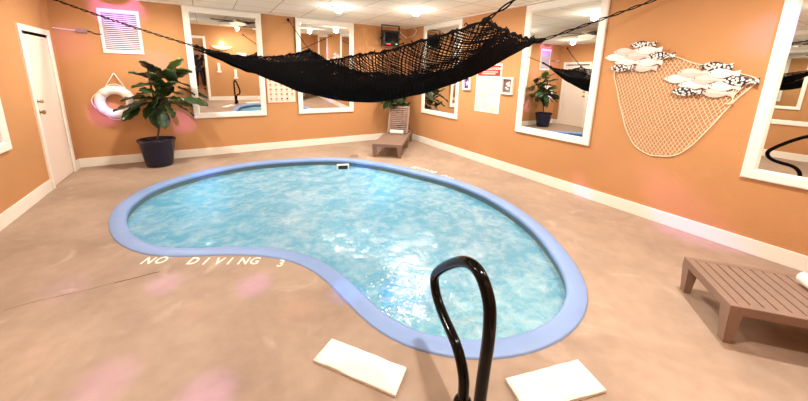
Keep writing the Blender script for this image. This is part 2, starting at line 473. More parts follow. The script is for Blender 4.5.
# baseboards
BH = 0.149
def bb(name, *a):
    bm = NB(); box(bm, *a, 0.0, BH, 0.005); return struct(name, bm, 'white')
bb('baseboard_back', 0, W, -0.018, 0)
bb('baseboard_right', W-0.018, W, NY2, -0.018)
bb('baseboard_left', 0, 0.018, NY, D2-0.08)
bm = NB(); box(bm, 0, 0.018, D1+0.08, -0.018, 0, BH, 0.004); struct('baseboard_left_corner', bm, 'white')
bm = NB(); box(bm, 0.018, N1-0.09, NY, NY+0.018, 0, BH, 0.005); box(bm, N2+0.09, JX, NY, NY+0.018, 0, BH, 0.005); box(bm, JX, JX+0.018, NY2, NY, 0, BH, 0.005); box(bm, JX+0.018, W-0.018, NY2, NY2+0.018, 0, BH, 0.005)
struct('baseboard_near', bm, 'white')

# left door
door = bpy.data.objects.new('door_1', None); COL.objects.link(door); door.location = (0, D1, 0); door['kind'] = 'structure'
door['label'] = 'plain white door in the left wall beside the back corner'
def dchild(name, bm, m, par=None, off=True):
    o = link(name, bm, m, par or door)
    if not par: o.location = (0, -D1, 0)
    return o
bm = NB()
cw = 0.075
box(bm, -0.1, 0.022, D1, D1+cw, 0, DH+cw, 0.004); box(bm, -0.1, 0.022, D2-cw, D2, 0, DH+cw, 0.004); box(bm, -0.1, 0.022, D2, D1, DH, DH+cw, 0.004)
dchild('door_frame', bm, 'white')
bm = NB(); box(bm, -0.045, -0.003, D2+0.001, D1-0.001, 0.008, DH-0.035, 0.002)
leaf = dchild('door_panel', bm, 'door')
def knob(z, r, nm, lab):
    bm = NB()
    yk = D2+0.07
    tube(bm, [(-0.015, yk, z), (0.0, yk, z)], r*1.15, 20)
    tube(bm, [(0.0, yk, z), (0.02, yk, z), (0.03, yk, z), (0.045, yk, z), (0.055, yk, z)], [r*0.4, r*0.4, r*0.8, r, r*0.6], 16)
    o = link(nm, bm, 'brass', leaf, smooth=True); o['label'] = lab
knob(1.02, 0.03, 'door_knob', 'brass door knob'); knob(1.16, 0.024, 'deadbolt', 'brass deadbolt above the knob')
bm = NB()
for zz in (0.25, 1.0, 1.78):
    tube(bm, [(-0.01, D1-0.004, zz), (-0.01, D1-0.004, zz+0.09)], 0.008, 8)
link('hinge', bm, 'brass', leaf)
# black sheet paints in the darkness of the gap above the door leaf
bm = NB(); box(bm, -0.12, -0.101, D2-0.05, D1+0.05, 0, DH+0.05); struct('wall_left_gap_dark', bm, 'dark')

# doorway casing in the near wall
bm = NB()
box(bm, N2, N2+0.085, NY-0.1, NY+0.02, 0, NH+0.085, 0.004); box(bm, N1-0.085, N1, NY-0.1, NY+0.02, 0, NH+0.085, 0.004); box(bm, N1, N2, NY-0.1, NY+0.02, NH, NH+0.085, 0.004)
tag(struct('door_2', bm, 'white'), 'white casing of the doorway the photographer stands in')

# ------------------------------------------------------------------ wall mirrors
def wall_mirror(label, a, b, zb, zt, origin, rz, tilt=0.0, fw=0.10, group=None):
    """local x runs along the wall (a..b), local +y points into the room"""
    t = thing('wall_mirror', label, 'mirror', origin, rz)
    t.rotation_euler = (0, 0, 0)
    w = b-a; h = zt-zb
    R = Matrix.Rotation(rz, 4, 'Z') @ Matrix.Rotation(-tilt, 4, 'X')
    t.matrix_world = Matrix.Translation(Vector(origin)) @ R
    bm = NB()
    o = [(-w/2, 0), (w/2, 0), (w/2, h), (-w/2, h)]
    fwb = fw*1.05
    prof = [(0, 0.002), (0, 0.028), (0.012, 0.034), (0.08, 0.03), (1.0, 0.014), (1.0, 0.004)]
    loops = []
    for s, d in prof:
        q = fw*s if s != 0.012 and s != 0.08 else s
        loops.append([bm.verts.new((x, d, z)) for x, z in ((-w/2+q, q), (w/2-q, q), (w/2-q, h-q), (-w/2+q, h-q))])
    for A, B in zip(loops, loops[1:]):
        for k in range(4): bm.faces.new((A[k], A[(k+1) % 4], B[(k+1) % 4], B[k]))
    link('mirror_frame', bm, 'white', t)
    bm = NB(); box(bm, -w/2+fw*0.95, w/2-fw*0.95, 0.0025, 0.008, fw*0.95, h-fw*0.95)
    link('mirror_glass', bm, 'mirror', t)
    return t
ZB, ZT = 0.725, 2.675
TL = 0.033
# back wall mirrors hang leaning a little forward at the top (local y = into room = -Y)
wall_mirror('white-framed tall mirror behind the potted fig, left on the back wall', 1.653, 2.90, ZB, ZT-0.0, ((1.653+2.90)/2, -0.004, ZB), PI, TL)
wall_mirror('white-framed tall mirror on the back wall, right of the pictogram chart', 3.538, 4.794, ZB, ZT, ((3.538+4.794)/2, -0.004, ZB), PI, TL)
for a, b, lab in ((-2.051, -0.754, 'white-framed mirror on the right wall nearest the far corner, left of the rules sign'),
                  (-4.746, -3.522, 'white-framed mirror on the right wall showing the reflected potted fig'),
                  (-7.46, -6.212, 'white-framed mirror at the near end of the right wall beyond the fishing net')):
    wall_mirror(lab, a, b, ZB, ZT, (W-0.001, (a+b)/2, ZB), PI/2, 0.0)
for a, b, lab in ((-3.21, -1.955, 'white-framed mirror on the left wall, its lower corner at the left picture edge'),
                  (-5.95, -4.70, 'white-framed mirror on the left wall near the doorway, seen only in reflection')):
    wall_mirror(lab, a, b, ZB, ZT, (0.001, (a+b)/2, ZB), -PI/2, 0.0)

# ------------------------------------------------------------------ grab rail
a0 = Vector((2.80, -6.16, 0)); b0 = Vector((2.89, -5.80, 0)); dd = (b0-a0).normalized()
rail = thing('pool_handrail', 'glossy black looped metal handrail standing at the near pool edge', 'handrail', (a0.x, a0.y, 0))
def rp(s, z): return dd*s + Vector((0, 0, z))
path = [(-.147, .0), (-.147, .15), (-.148, .3), (-.157, .45), (-.166, .58), (-.164, .68), (-.148, .755), (-.095, .815), (-.03, .832), (.05, .808), (.14, .75), (.24, .668), (.32, .592), (.370, .53), (.376, .475), (.345, .425), (.29, .39), (.22, .368), (.14, .352), (.08, .333), (.03, .295), (-.004, .24), (-.012, .18), (-.013, .1), (-.013, .0)]
bm = NB(); tube(bm, catmull([rp(*q) for q in path], 5), 0.026, 18)
link('rail_tube', bm, 'steel_black', rail, smooth=True)
for s in (-.147, -.013):
    bm = NB(); lathe(bm, [(0.024, 0.13), (0.04, 0.12), (0.046, 0.1), (0.046, 0.02), (0.055, 0.012), (0.055, 0.0)] if s == -.013 else [(0.024, 0.03), (0.045, 0.02), (0.055, 0.0)], 24, tuple(rp(s, 0)))
    link('flange', bm, 'steel_black', rail, smooth=True)

# ------------------------------------------------------------------ towels
def folded_towel(label, corners, group='folded towels on the pool deck'):
    c = sum((Vector(p) for p in corners), Vector())/4
    t = thing('folded_towel', label, 'towel', (c.x, c.y, 0))
    P = [Vector(p)-c for p in corners]
    bm = NB(); nx, ny = 14, 6
    lay = 3
    def S(u, v, z): 
        q = P[0].lerp(P[1], u).lerp(P[3].lerp(P[2], u), v); q.z = z; return q
    for L in range(lay):
        z0 = 0.001+L*0.008; z1 = z0+0.0078
        g = {}
        for side, z in ((0, z0), (1, z1)):
            for i in range(nx+1):
                for j in range(ny+1):
                    u, v = i/nx, j/ny
                    e = 0.012*(1-L*0.3) if side == 0 or L < 2 else 0.02
                    uu = 0.5+(u-0.5)*(1-e*0.8); vv = 0.5+(v-0.5)*(1-e*2)
                    q = S(uu, vv, z)
                    q.z += 0.003*noise.noise(Vector((q.x*9+c.x, q.y*9, L)))*(L+side)
                    if L == lay-1 and side and (i in (0, nx) or j in (0, ny)): q.z -= 0.005
                    g[side, i, j] = bm.verts.new(q)
        for i in range(nx):
            for j in range(ny):
                for s in (0, 1): bm.faces.new((g[s, i, j], g[s, i+1, j], g[s, i+1, j+1], g[s, i, j+1]))
        for i in range(nx):
            for j in (0, ny): bm.faces.new((g[0, i, j], g[0, i+1, j], g[1, i+1, j], g[1, i, j]))
        for j in range(ny):
            for i in (0, nx): bm.faces.new((g[0, i, j], g[0, i, j+1], g[1, i, j+1], g[1, i, j]))
    link('terry_cloth', bm, 'towel', t, smooth=True)
folded_towel('folded white towel on the deck left of the black handrail', [(2.415, -5.41, 0), (2.71, -5.815, 0), (2.575, -5.925, 0), (2.27, -5.505, 0)])
folded_towel('folded white towel on the deck right of the black handrail', [(3.135, -6.135, 0), (3.60, -6.265, 0), (3.55, -6.455, 0), (3.08, -6.32, 0)])

# ------------------------------------------------------------------ chaise loungers
def lounger(label, foot, ang, back_ang):
    t = thing('chaise_lounge', label, 'lounge chair', (foot[0], foot[1], 0), ang)
    w = 0.29; z1 = 0.275; z0 = 0.215; Ls = 1.18; LT = 1.92 if back_ang < .5 else 1.74
    bm = NB()
    box(bm, 0, 0.05, -w, w, z0, z1, 0.006)
    for s in (-1, 1):
        box(bm, 0.05, LT, s*w-(0.045 if s > 0 else 0), s*w+(0.045 if s < 0 else 0), z0, z1, 0.006)
    box(bm, LT-0.05, LT, -w+0.045, w-0.045, z0, z1, 0.006)
    box(bm, Ls, Ls+0.04, -w+0.045, w-0.045, z0, z1-0.01)
    link('frame', bm, 'resin', t)
    bm = NB(); n = 17; x = 0.057; st = (Ls-0.06)/n
    for i in range(n): box(bm, x+i*st, x+(i+1)*st-0.009, -w+0.043, w-0.043, z1-0.022, z1-0.002, 0.003)
    box(bm, 0.05, Ls, -w+0.043, w-0.043, z1-0.030, z1-0.0225)
    link('seat_deck', bm, 'resin', t)
    bm = NB(); bl = 0.74 if back_ang < .5 else 0.67; wi = w-0.05
    R = Matrix.Translation((Ls+0.045, 0, z1-0.005)) @ Matrix.Rotation(-back_ang, 4, 'Y')
    for s in (-1, 1): box(bm, 0, bl, s*wi-(0.04 if s > 0 else 0), s*wi+(0.04 if s < 0 else 0), -0.015, 0.02, 0.004, mtx=R)
    box(bm, bl-0.06, bl, -wi+0.04, wi-0.04, -0.012, 0.018, 0.004, mtx=R)
    n = 13; st = (bl-0.07)/n
    for i in range(n): box(bm, 0.01+i*st, 0.01+(i+1)*st-0.018, -wi+0.035, wi-0.035, -0.006, 0.012, 0.003, mtx=R)
    br = link('backrest', bm, 'resin', t)
    bm = NB()
    top = R @ Vector((bl*0.55, 0, -0.01))
    bm.free()
    for s in (-1, 1):
        bm = NB(); tube(bm, [(top.x, s*(wi-0.05), top.z), (top.x+0.12, s*(wi-0.05), z1-0.03)], 0.012, 8)
        link('support_bracket', bm, 'resin', br)
    for x, s in ((0.0, -1), (0.0, 1), (LT*0.55, -1), (LT*0.55, 1), (LT-0.10, -1), (LT-0.10, 1)):
        bm = NB()
        ya, yb = (s*w, s*(w-0.09))
        yt0, yt1 = min(ya, yb), max(ya, yb)
        vs = box(bm, x, x+0.07, yt0, yt1, 0, z0+0.002)
        for v in bm.verts:
            if v.co.z < 0.01:
                v.co.x = x+0.015+(v.co.x-x)*0.6
                mid = s*(w-0.03); v.co.y = mid+(v.co.y-mid)*0.6
        link('leg', bm, 'resin', t)
    return t
cA = Vector((4.80, -1.68)); aA = math.atan2(0.77, 0.64)
lounger('brown slatted chaise lounge with raised back in the far corner', (cA.x-0.02, cA.y-0.02), aA, math.radians(64))
cB = Vector((4.765, -6.47)); aB = math.atan2(-0.76, 0.65)
lounger('brown slatted chaise lounge with its foot end showing at the right picture edge', (cB.x-0.015, cB.y+0.015), aB, math.radians(8))
# rolled towels on the loungers
def roll(label, loc, rz, L=0.3, r=0.05):
    t = thing('rolled_towel', label, 'towel', loc, rz)
    bm = NB(); pts = []
    for k in range(70):
        a = k/69*2*PI*3.2; rr = 0.012 + (r-0.012)*k/69
        pts.append((rr*math.cos(a), rr*math.sin(a)))
    N = 8
    rows = []
    for i, (y, z) in enumerate(pts):
        rows.append([bm.verts.new((-L/2+L*j/N, y, z*0.9+r*0.9)) for j in range(N+1)])
    for A, B in zip(rows, rows[1:]):
        for j in range(N): bm.faces.new((A[j], A[j+1], B[j+1], B[j]))
    o = link('terry_roll', bm, 'towel', t, smooth=True)
    md = o.modifiers.new('thick', 'SOLIDIFY'); md.thickness = 0.009; md.offset = 0
dA = Vector((math.cos(aA), math.sin(aA), 0)); dB = Vector((math.cos(aB), math.sin(aB), 0))
q = Vector((cA.x, cA.y, 0.275)) + dA*1.08
roll('white rolled towel on the far corner chaise lounge', (q.x, q.y, 0.275), aA+PI/2, 0.30, 0.055)
q = fl(822, 293, 0.30)
roll('white rolled towel on the chaise lounge at the right picture edge', (q.x, q.y, 0.275), aB+PI/2, 0.26, 0.05)

# ------------------------------------------------------------------ potted figs
def pot(t, r0, r1, h):
    bm = NB()
    lathe(bm, [(0, 0.0), (r0*0.92, 0.0), (r0, 0.02), (r0*1.08, h*0.3), (r1*0.86, h*0.62), (r1*0.9, h*0.86), (r1*0.97, h*0.92), (r1, h*0.985), (r1, h), (r1*0.93, h), (r1*0.88, h*0.9), (0.0, h*0.87)], 40)
    link('pot', bm, 'navy', t, smooth=True)
    bm = NB(); lathe(bm, [(r1*0.88, h*0.89), (0.1, h*0.905), (0, h*0.91)], 24); link('soil', bm, 'soil', t)
def fig_leaf(c, d, L, Wd, name_parent, m='leaf', roll_=0.0):
    """violin-shaped leaf: base at c, pointing along d"""
    d = Vector(d).normalized()
    side = d.cross(Vector((0, 0, 1)))
    if side.length < 0.1: side = Vector((1, 0, 0))
    side.normalize(); side = Matrix.Rotation(roll_, 3, d) @ side
    nrm = side.cross(d)
    bm = NB(); n = 10; mcols = (-1, -0.5, 0, 0.5, 1)
    rows = []
    for i in range(n+1):
        t = i/n
        wd = Wd*0.5*(math.sin(PI*min(1, t**0.75))**0.6)*(0.62+0.5*t if t < 0.8 else 1.02) if 0 < t < 1 else 0.004
        bend = -0.22*L*t*t
        row = []
        for k in mcols:
            p = Vector(c) + d*(L*t) + side*(wd*k) + nrm*(bend + 0.10*Wd*abs(k)**1.5 + 0.012*math.sin(t*18+k*3)*abs(k))
            row.append(bm.verts.new(p))
        rows.append(row)
    for A, B in zip(rows, rows[1:]):
        for j in range(4): bm.faces.new((A[j], A[j+1], B[j+1], B[j]))
    o = link('leaf', bm, m, name_parent, smooth=True)
    md = o.modifiers.new('thick', 'SOLIDIFY'); md.thickness = 0.002
    return o
def fig(label, base, leaves, stems, r0, r1, h):
    t = thing('potted_fig', label, 'potted plant', base)
    pot(t, r0, r1, h)
    bm = NB()
    for s in stems: tube(bm, catmull(s[0], 5), s[1], 8)
    st = link('stem', bm, 'bark', t, smooth=True)
    B = Vector(base)
    for (c, d, L, Wd, m, rl) in leaves:
        fig_leaf(Vector(c)-B, d, L, Wd, t, m, rl)
    return t
base = Vector((1.10, -0.40, 0))
LP = [(140,74,-.6,.5),(148,66,-.3,.9),(153,76,.2,.5),(147,84,-.8,.1),(158,72,.1,.8),(175,64,.5,.9),(183,71,.9,.3),(170,76,-.1,.6),(180,82,.8,0),(165,90,-.2,-.2),
      (187,90,1,-.2),(133,97,-1,.1),(141,101,-.9,-.1),(149,98,-.5,.2),(136,107,-.9,-.3),(127,106,-1,0),(131,113,-.9,-.6),(151,108,-.5,-.5),(160,106,.1,-.8),(158,116,0,-1),
      (163,119,.1,-1),(172,98,.6,.1),(181,103,.9,0),(195,101,1,-.1),(187,110,.9,-.4),(170,110,.5,-.5),(150,91,-.6,.4),(159,84,.1,.6),(168,84,.5,.5),(176,92,.7,.1),(144,93,-.7,0),(155,100,-.2,-.3),(165,100,.3,-.3),(178,75,.6,.5)]
leaves = []
for i, (u, v, dx, dz) in enumerate(LP):
    y = -0.40 + random.uniform(-0.22, 0.2)
    p = bw(u, v, y)
    d = Vector((dx, random.uniform(-0.9, -0.1), dz)).normalized()
    L = random.uniform(0.30, 0.40); Wd = L*random.uniform(0.62, 0.78)
    c = p - d*L*0.5
    c.y = min(c.y, -0.06)
    tip = c + d*L
    leaves.append((c, d, L, Wd, 'leaf_l' if (u, v) in ((175,64),(183,71)) else 'leaf', random.uniform(-0.6, 0.6)))
S0 = Vector((0, 0, 0.42))
def rel(u, v, y=-0.40): return bw(u, v, y)-base
stems = [([S0, rel(159, 128), rel(158, 112), rel(154, 98), rel(150, 82), rel(148, 70)], 0.014), ([rel(157, 108), rel(164, 98), rel(171, 84), rel(176, 68)], 0.010), ([rel(156, 104), rel(145, 102), rel(134, 105)], 0.008), ([rel(160, 103), rel(175, 100), rel(190, 101)], 0.008)]
for c, d, L, Wd, mm_, rl in leaves:
    q = c-base
    near = min((p for s in stems[:4] for p in s[0][1:]), key=lambda p: (p-q).length)
    stems.append(([near, near.lerp(q, 0.5)+Vector((0, 0, 0.02)), q], 0.004))
fig('large potted fiddle-leaf fig in a glossy navy pot by the back wall', base, leaves, stems, 0.19, 0.27, 0.46)
base2 = Vector((6.05, -0.165, 0))
LP2 = [(381,97),(387,108),(412,95),(416,100),(418,92),(400,101),(394,110),(407,90),(385,92),(384,101),(390,104),(395,99),(400,108),(392,111),(403,99),(408,105),(413,103),(387,95),(399,93),(410,96),(397,115),(405,112),(389,88),(402,86),(394,80)]
leaves2 = []; stems2 = [([Vector((0, 0, 0.3)), Vector((0, 0, .7)), Vector((-.03, 0, 1.05)), Vector((-.04, 0, 1.35))], 0.012)]
for (u, v) in LP2:
    v -= 4; y = -0.32+random.uniform(-0.2, 0.12)
    p = bw(u, v, y); p.x = min(p.x, 6.12)
    d = Vector(((p.x-5.85)*2+random.uniform(-.4, .4), random.uniform(-.9, .1), random.uniform(-.4, .8))).normalized()
    L = random.uniform(.32, .44); c = p-d*L*.5
    if (c+d*L).x > 6.2: d.x = -abs(d.x)
    leaves2.append((c, d, L, L*0.55, 'leaf', random.uniform(-.6, .6)))
    stems2.append(([Vector((-.03, 0, 1.05)), (c-base2)*0.5+Vector((-.015, 0, .55)), c-base2], .004))
fig('potted fig in a dark pot tucked into the far corner behind the lounge', base2, leaves2, stems2, 0.10, 0.135, 0.36)

# ------------------------------------------------------------------ life ring
c = Vector((0.60, -0.085, 1.06))
ring = thing('life_ring', 'white life ring hung on the back wall left of the potted fig', 'life ring', c)
bm = NB()
tube(bm, [(0.195*math.cos(a*PI/24), 0, 0.195*math.sin(a*PI/24)) for a in range(48)], 0.068, 16, closed=True)
link('ring_float', bm, 'ring', ring, smooth=True)
for a in (40, 130, 220, 310):
    bm = NB(); a = math.radians(a)
    tube(bm, [(0.195*math.cos(a+s), 0, 0.195*math.sin(a+s)) for s in (-.14, -.07, 0, .07, .14)], 0.0715, 16)
    link('band', bm, 'vent', ring, smooth=True)
bm = NB()
lp = []
for k in range(49):
    a = 2*PI*k/48; sag = 0.268+0.022*math.sin(4*(a-math.radians(40))-PI/2)+0.0
    lp.append((sag*math.cos(a), 0.0, sag*math.sin(a)))
tube(bm, lp[:-1], 0.007, 6, closed=True)
tube(bm, [(-0.10, 0, 0.24), (0.02, 0.045, 0.46), (0.03, 0.045, 0.46), (0.15, 0, 0.22)], 0.007, 6)
tube(bm, [(0.025, 0.085, 0.455), (0.025, 0.03, 0.455)], 0.006, 6)
link('rope', bm, 'ring', ring, smooth=True)

# ------------------------------------------------------------------ vent grille
v0 = Vector((0.539, 0, 1.835)); v1 = Vector((1.055, 0, 2.513))
vent = thing('wall_vent', 'white louvered vent grille high on the back wall above the life ring', 'vent', ((v0.x+v1.x)/2, 0, v0.z))
w_, h_ = (v1.x-v0.x)/2, v1.z-v0.z
bm = NB(); box(bm, -w_, w_, -0.02, 0, 0, 0.045, .003); box(bm, -w_, w_, -0.02, 0, h_-0.045, h_, .003); box(bm, -w_, -w_+.04, -0.02, 0, .045, h_-.045, .003); box(bm, w_-.04, w_, -0.02, 0, .045, h_-.045, .003)
link('vent_frame', bm, 'vent', vent)
bm = NB(); n = 20
for i in range(n):
    z = 0.055+(h_-0.11)*i/(n-1)
    box(bm, -w_+.04, w_-.04, -0.010, 0.010, -0.0015, 0.0015, mtx=Matrix.Translation((0, -0.012, z)) @ Matrix.Rotation(math.radians(50), 4, 'X'))
link('louvers', bm, 'vent', vent)
bm = NB(); box(bm, -w_+.03, w_-.03, -0.004, -0.001, .04, h_-.04); link('duct_screen', bm, 'ventdark', vent)

# cable with grey box to the left of the vent
g = thing('junction_box', 'small grey box with a cable on the back wall left of the vent', 'electrical box', (0.335, 0, 2.155))
bm = NB(); box(bm, -0.06, 0.06, -0.04, 0, -0.028, 0.028, 0.008); link('box_body', bm, 'grey', g)
bm = NB(); tube(bm, [(-0.06, -0.012, 0), (-0.16, -0.012, 0.005), (-0.325, -0.012, 0.02)], 0.009, 8); link('conduit', bm, 'vent', g)
bm = NB(); tube(bm, catmull([(0.06, -0.015, 0), (0.1, -0.015, -0.005), (0.15, -0.02, -0.03), (0.23, -0.03, -0.035)], 4), 0.006, 6); link('cable', bm, 'dark', g)

# ------------------------------------------------------------------ projector box
pb = bw(390.5, 38.5, -0.25)
pj_ = thing('party_projector', 'black square projector box with red and green lights hung by the far corner', 'projector', pb)
bm = NB(); box(bm, -0.21, 0.21, -0.06, 0.08, -0.17, 0.17, 0.012); link('housing', bm, 'dark', pj_)
bm = NB(); box(bm, -0.16, 0.16, -0.064, -0.058, -0.09, 0.12, 0.002); link('lens_panel', bm, 'steel_black', pj_)
top = H-pb.z
bm = NB()
for s in (-1, 1):
    box(bm, s*0.225-0.008, s*0.225+0.008, -0.015, 0.015, 0, min(0.36, top-0.004)); tube(bm, [(s*0.2, 0, 0), (s*0.26, 0, 0)], 0.025, 12)
box(bm, -0.233, 0.233, -0.015, 0.015, min(0.36, top-0.004)-0.012, min(0.36, top-0.004))
link('bracket', bm, 'dark', pj_)
bm = NB(); box(bm, -0.13, -0.03, -0.067, -0.062, -0.135, -0.12); o = link('indicator_light', bm, 'led_red', pj_); o['label'] = 'red indicator light'
bm = NB(); box(bm, 0.11, 0.14, -0.067, -0.062, -0.135, -0.115); o = link('indicator_light', bm, 'led_green', pj_); o['label'] = 'green indicator light'
pts = [bw(u, v, -0.06) if u < 411 else rw(u, v, W-0.035) for u, v in ((399, 30), (402, 34.5), (406, 37.5), (409.5, 38), (413, 36), (416, 32), (416, 29.5), (413.5, 28))]
for q in pts: q.x = min(q.x, W-0.03)
bm = NB(); tube(bm, catmull([q-pts[0] for q in pts], 5), 0.008, 6)
o = link('power_cord', bm, 'ring', smooth=True); o.location = pts[0]; tag(o, 'white power cord looping from the projector to the far corner ceiling', 'cord')

# ------------------------------------------------------------------ hammock
K = Vector((1.84, -1.90, 1.90)); Pp = Vector((3.33, -1.80, 1.95)); Cc = Vector((3.64, -5.28, 2.00)); Dd = Vector((4.66, -4.99, 1.955))
ham = thing('cargo_net_hammock', 'black knotted net hammock slung across the room above the pool', 'hammock', (3.2, -3.4, 1.35))
HB = Vector((3.2, -3.4, 1.35))
def HS(u, v, extra=0.0):
    A = K.lerp(Cc, u); B = Pp.lerp(Dd, u)
    p = A.lerp(B, v)
    s4 = 4*u*(1-u)
    sag = s4*(0.235*(1-v) + 0.36*v)
    belly = (max(0, math.sin(PI*u))**0.62)*(4*v*(1-v))**0.8*(0.325+extra)
    ends = (0.12*(1-u)**6 + 0.03*u**6)*4*v*(1-v)
    z = p.z - sag - belly - ends
    # long edges bow inwards a little
    off = (B-A)*(0.06*s4*(0.5-v)*2*0.5)
    p = p + off; p.z = z
    p += Vector((noise.noise(Vector((u*9, v*7, 1+extra*9)))*.02, noise.noise(Vector((u*9, v*7, 5)))*.02, noise.noise(Vector((u*11, v*9, 9+extra*5)))*.022))
    return p
def net_layer(bm, nu, nv, r, extra=0.0, ph=0.0, vmin=0.0):
    # two families of diagonal strands over the (u, v) sheet
    step = 2
    for fam in (1, -1):
        for k in range(-nv, nu+nv+1, step):
            pts = []
            for j in range(nv+1):
                u = (k + fam*j + ph)/nu; v = j/nv
                if 0 <= u <= 1 and v >= vmin*(0.4+0.6*u): pts.append(HS(u, v, extra)-HB)
            if len(pts) > 1: tube(bm, pts, r, 3, cap=False)
bm = NB()
net_layer(bm, 190, 56, 0.0040)
net_layer(bm, 150, 44, 0.0034, 0.04, 0.6)
net_layer(bm, 210, 60, 0.0036, 0.03, 0.2)
link('netting', bm, 'net', ham)
bm = NB()
net_layer(bm, 200, 50, 0.0042, 0.03, 0.5, 0.18)
net_layer(bm, 220, 60, 0.0042, 0.015, 0.3, 0.3)
net_layer(bm, 240, 70, 0.0042, 0.0, 0.1, 0.42)
link('lower_netting', bm, 'net', ham)['label'] = 'slack lower layers of the net'
def edge_rope(f, n, r, amp=0.005):
    bm = NB()
    pts = []; rs = []
    for i in range(n+1):
        p = f(i/n)-HB; p += Vector((0, 0, amp*math.sin(i*1.3)+amp*noise.noise(Vector((i*.7, 3, 1)))))
        pts.append(p); rs.append(r*(1.0+0.9*(i % 4 == 0)))
    tube(bm, pts, rs, 6)
    # short frayed loops along the edge
    for i in range(2, n-1, 3):
        q = pts[i]
        tube(bm, [q, q+Vector((random.uniform(-.02, .02), random.uniform(-.02, .02), random.uniform(.008, .028))), q+Vector((random.uniform(-.03, .03), random.uniform(-.03, .03), random.uniform(-.005, .012)))], 0.005, 4)
    return link('edge_cord', bm, 'rope', ham)
edge_rope(lambda s: HS(s, 0), 120, 0.009); edge_rope(lambda s: HS(s, 1), 120, 0.009)
edge_rope(lambda s: HS(0, s), 50, 0.012); edge_rope(lambda s: HS(1, s), 36, 0.012)
def rope(a, b, r=0.007, double=True, sag=0.03, knot=True):
    bm = NB(); a = Vector(a); b = Vector(b)
    d = (b-a); sd = d.cross(Vector((0, 0, 1))).normalized()
    n = 80
    for k in ((0, 1) if double else (0,)):
        pts = []
        for i in range(n+1):
            t = i/n; ph = t*d.length*18 + k*PI
            w = 0.010 if double else 0.0
            pts.append(a + d*t + Vector((0, 0, -4*sag*t*(1-t))) + sd*w*math.cos(ph) + Vector((0, 0, 1))*w*math.sin(ph) - HB)
        tube(bm, pts, r, 6)
    if knot:
        tube(bm, [a-d.normalized()*.05-HB, a-HB, a+d.normalized()*.05-HB], [0.014, 0.026, 0.012], 8)
        hk = b-d.normalized()*.02
        tube(bm, [hk-HB, b-HB], [0.02, 0.012], 8)
    return link('hanging_rope', bm, 'rope', ham, smooth=True)
def hook(label, p, n):
    t = thing('ceiling_hook' if n[2] else 'wall_hook', label, 'hook', p)
    n = Vector(n); bm = NB()
    s = Vector((0, 0, 1))
    tube(bm, [Vector(), n*0.006], 0.028, 16)
    link('hook_plate', bm, 'dark', t)
    bm = NB(); R_ = 0.022
    tube(bm, [n*0.005, n*0.03] + [n*(0.03+R_*math.sin(a)) + s*(R_-R_*math.cos(a))*(-1) for a in [i*PI/6 for i in range(1, 9)]], 0.005, 8)
    link('hook_eye', bm, 'dark', t, smooth=True)
    return t
hA = (0.0, -0.25, 2.585); hB = (3.42, 0.0, 2.62); hC = (3.25, NY, 2.45); hD = (W, -5.72, 2.60)
hook('dark hook on the left wall holding the rope over the door corner', hA, (1, 0, 0))
hook('dark hook on the back wall between the two back mirrors', hB, (0, -1, 0))
hook('dark hook on the near wall holding a hammock rope', hC, (0, 1, 0))
hook('dark hook high on the right wall above the fishing net', hD, (-1, 0, 0))
rope(K, Vector(hA)+Vector((.04, 0, 0)), 0.0065, sag=0.02)
rope(Pp, Vector(hB)+Vector((0, -.04, 0)), 0.0065, double=False, sag=0.01)
rope(Cc, Vector(hC)+Vector((0, .04, 0)), 0.0055, sag=0.0)
rope(Dd, Vector(hD)+Vector((-.04, 0, 0)), 0.006, sag=0.01)

# ------------------------------------------------------------------ flat things on the walls
FB = {}
def text_mesh(name, body, size, material, parent, loc, rot, depth=0.0008, align='CENTER', bold=0.0):
    cu = bpy.data.curves.new(name, 'FONT'); cu.body = body; cu.size = size; cu.extrude = depth; cu.offset = bold
    cu.align_x = align; cu.align_y = 'CENTER'
    o = bpy.data.objects.new(name, cu); COL.objects.link(o)
    dg = bpy.context.evaluated_depsgraph_get(); dg.update()
    me = bpy.data.meshes.new_from_object(o.evaluated_get(dg))
    bpy.data.objects.remove(o); 
    me.materials.clear(); me.materials.append(M[material])
    o = bpy.data.objects.new(name, me); COL.objects.link(o)
    if parent: o.parent = parent
    o.location = loc; o.rotation_euler = rot
    return o
# right-wall local frame: x to the viewer's right (= world -Y), y = out of wall (world -X), z up
RROT = -PI/2
def wthing(name, label, cat, y, z): return thing(name, label, cat, (W, y, z), RROT)
# rules sign: local y negative = towards room
sg = wthing('rules_sign', 'white pool rules sign with a red header on the right wall', 'sign', -2.82, 0.96)
sw, sh = 0.30, 0.86
bm = NB(); box(bm, -sw, sw, -0.008, 0, 0, sh, 0.003); link('board', bm, 'paper', sg)
bm = NB(); box(bm, -sw+.03, sw-.03, -0.0095, -0.007, sh-0.21, sh-0.03, 0.001); hd = link('header', bm, 'red', sg); hd['label'] = 'red header'
text_mesh('header_text', 'POOL REGULATIONS', 0.062, 'paper', hd, (0, -0.0105, sh-0.085), (PI/2, 0, 0), bold=0.001)
bm = NB()
for r_, wd in ((0, .21), (1, .16)): box(bm, -wd, wd, -0.011, -0.009, sh-0.145-r_*.032, sh-0.133-r_*.032)
link('header_small_print', bm, 'paper', hd)
bm = NB()
rws = [(0, .5), (.0, .5), (0, .35), (0, .5), (0, .2), (0, .45), (0, .25), (0, .42), (0, .5), (0, .5), (0, .28), (0, .48), (0, .22), (0, .3), (0, .34), (0, .4)]
for i, (a, wd) in enumerate(rws):
    z = sh-0.26-i*0.032
    x = -sw+.045
    end = -sw+.045+wd
    while x < end:
        l = random.uniform(.02, .05); box(bm, x, min(x+l, end), -0.0095, -0.0075, z-.005, z+.005); x += l+.01
for z in (0.085, 0.05):
    x = -sw+.05
    while x < sw-.06: box(bm, x, x+.035, -0.0095, -0.0075, z-.006, z+.006); x += .047
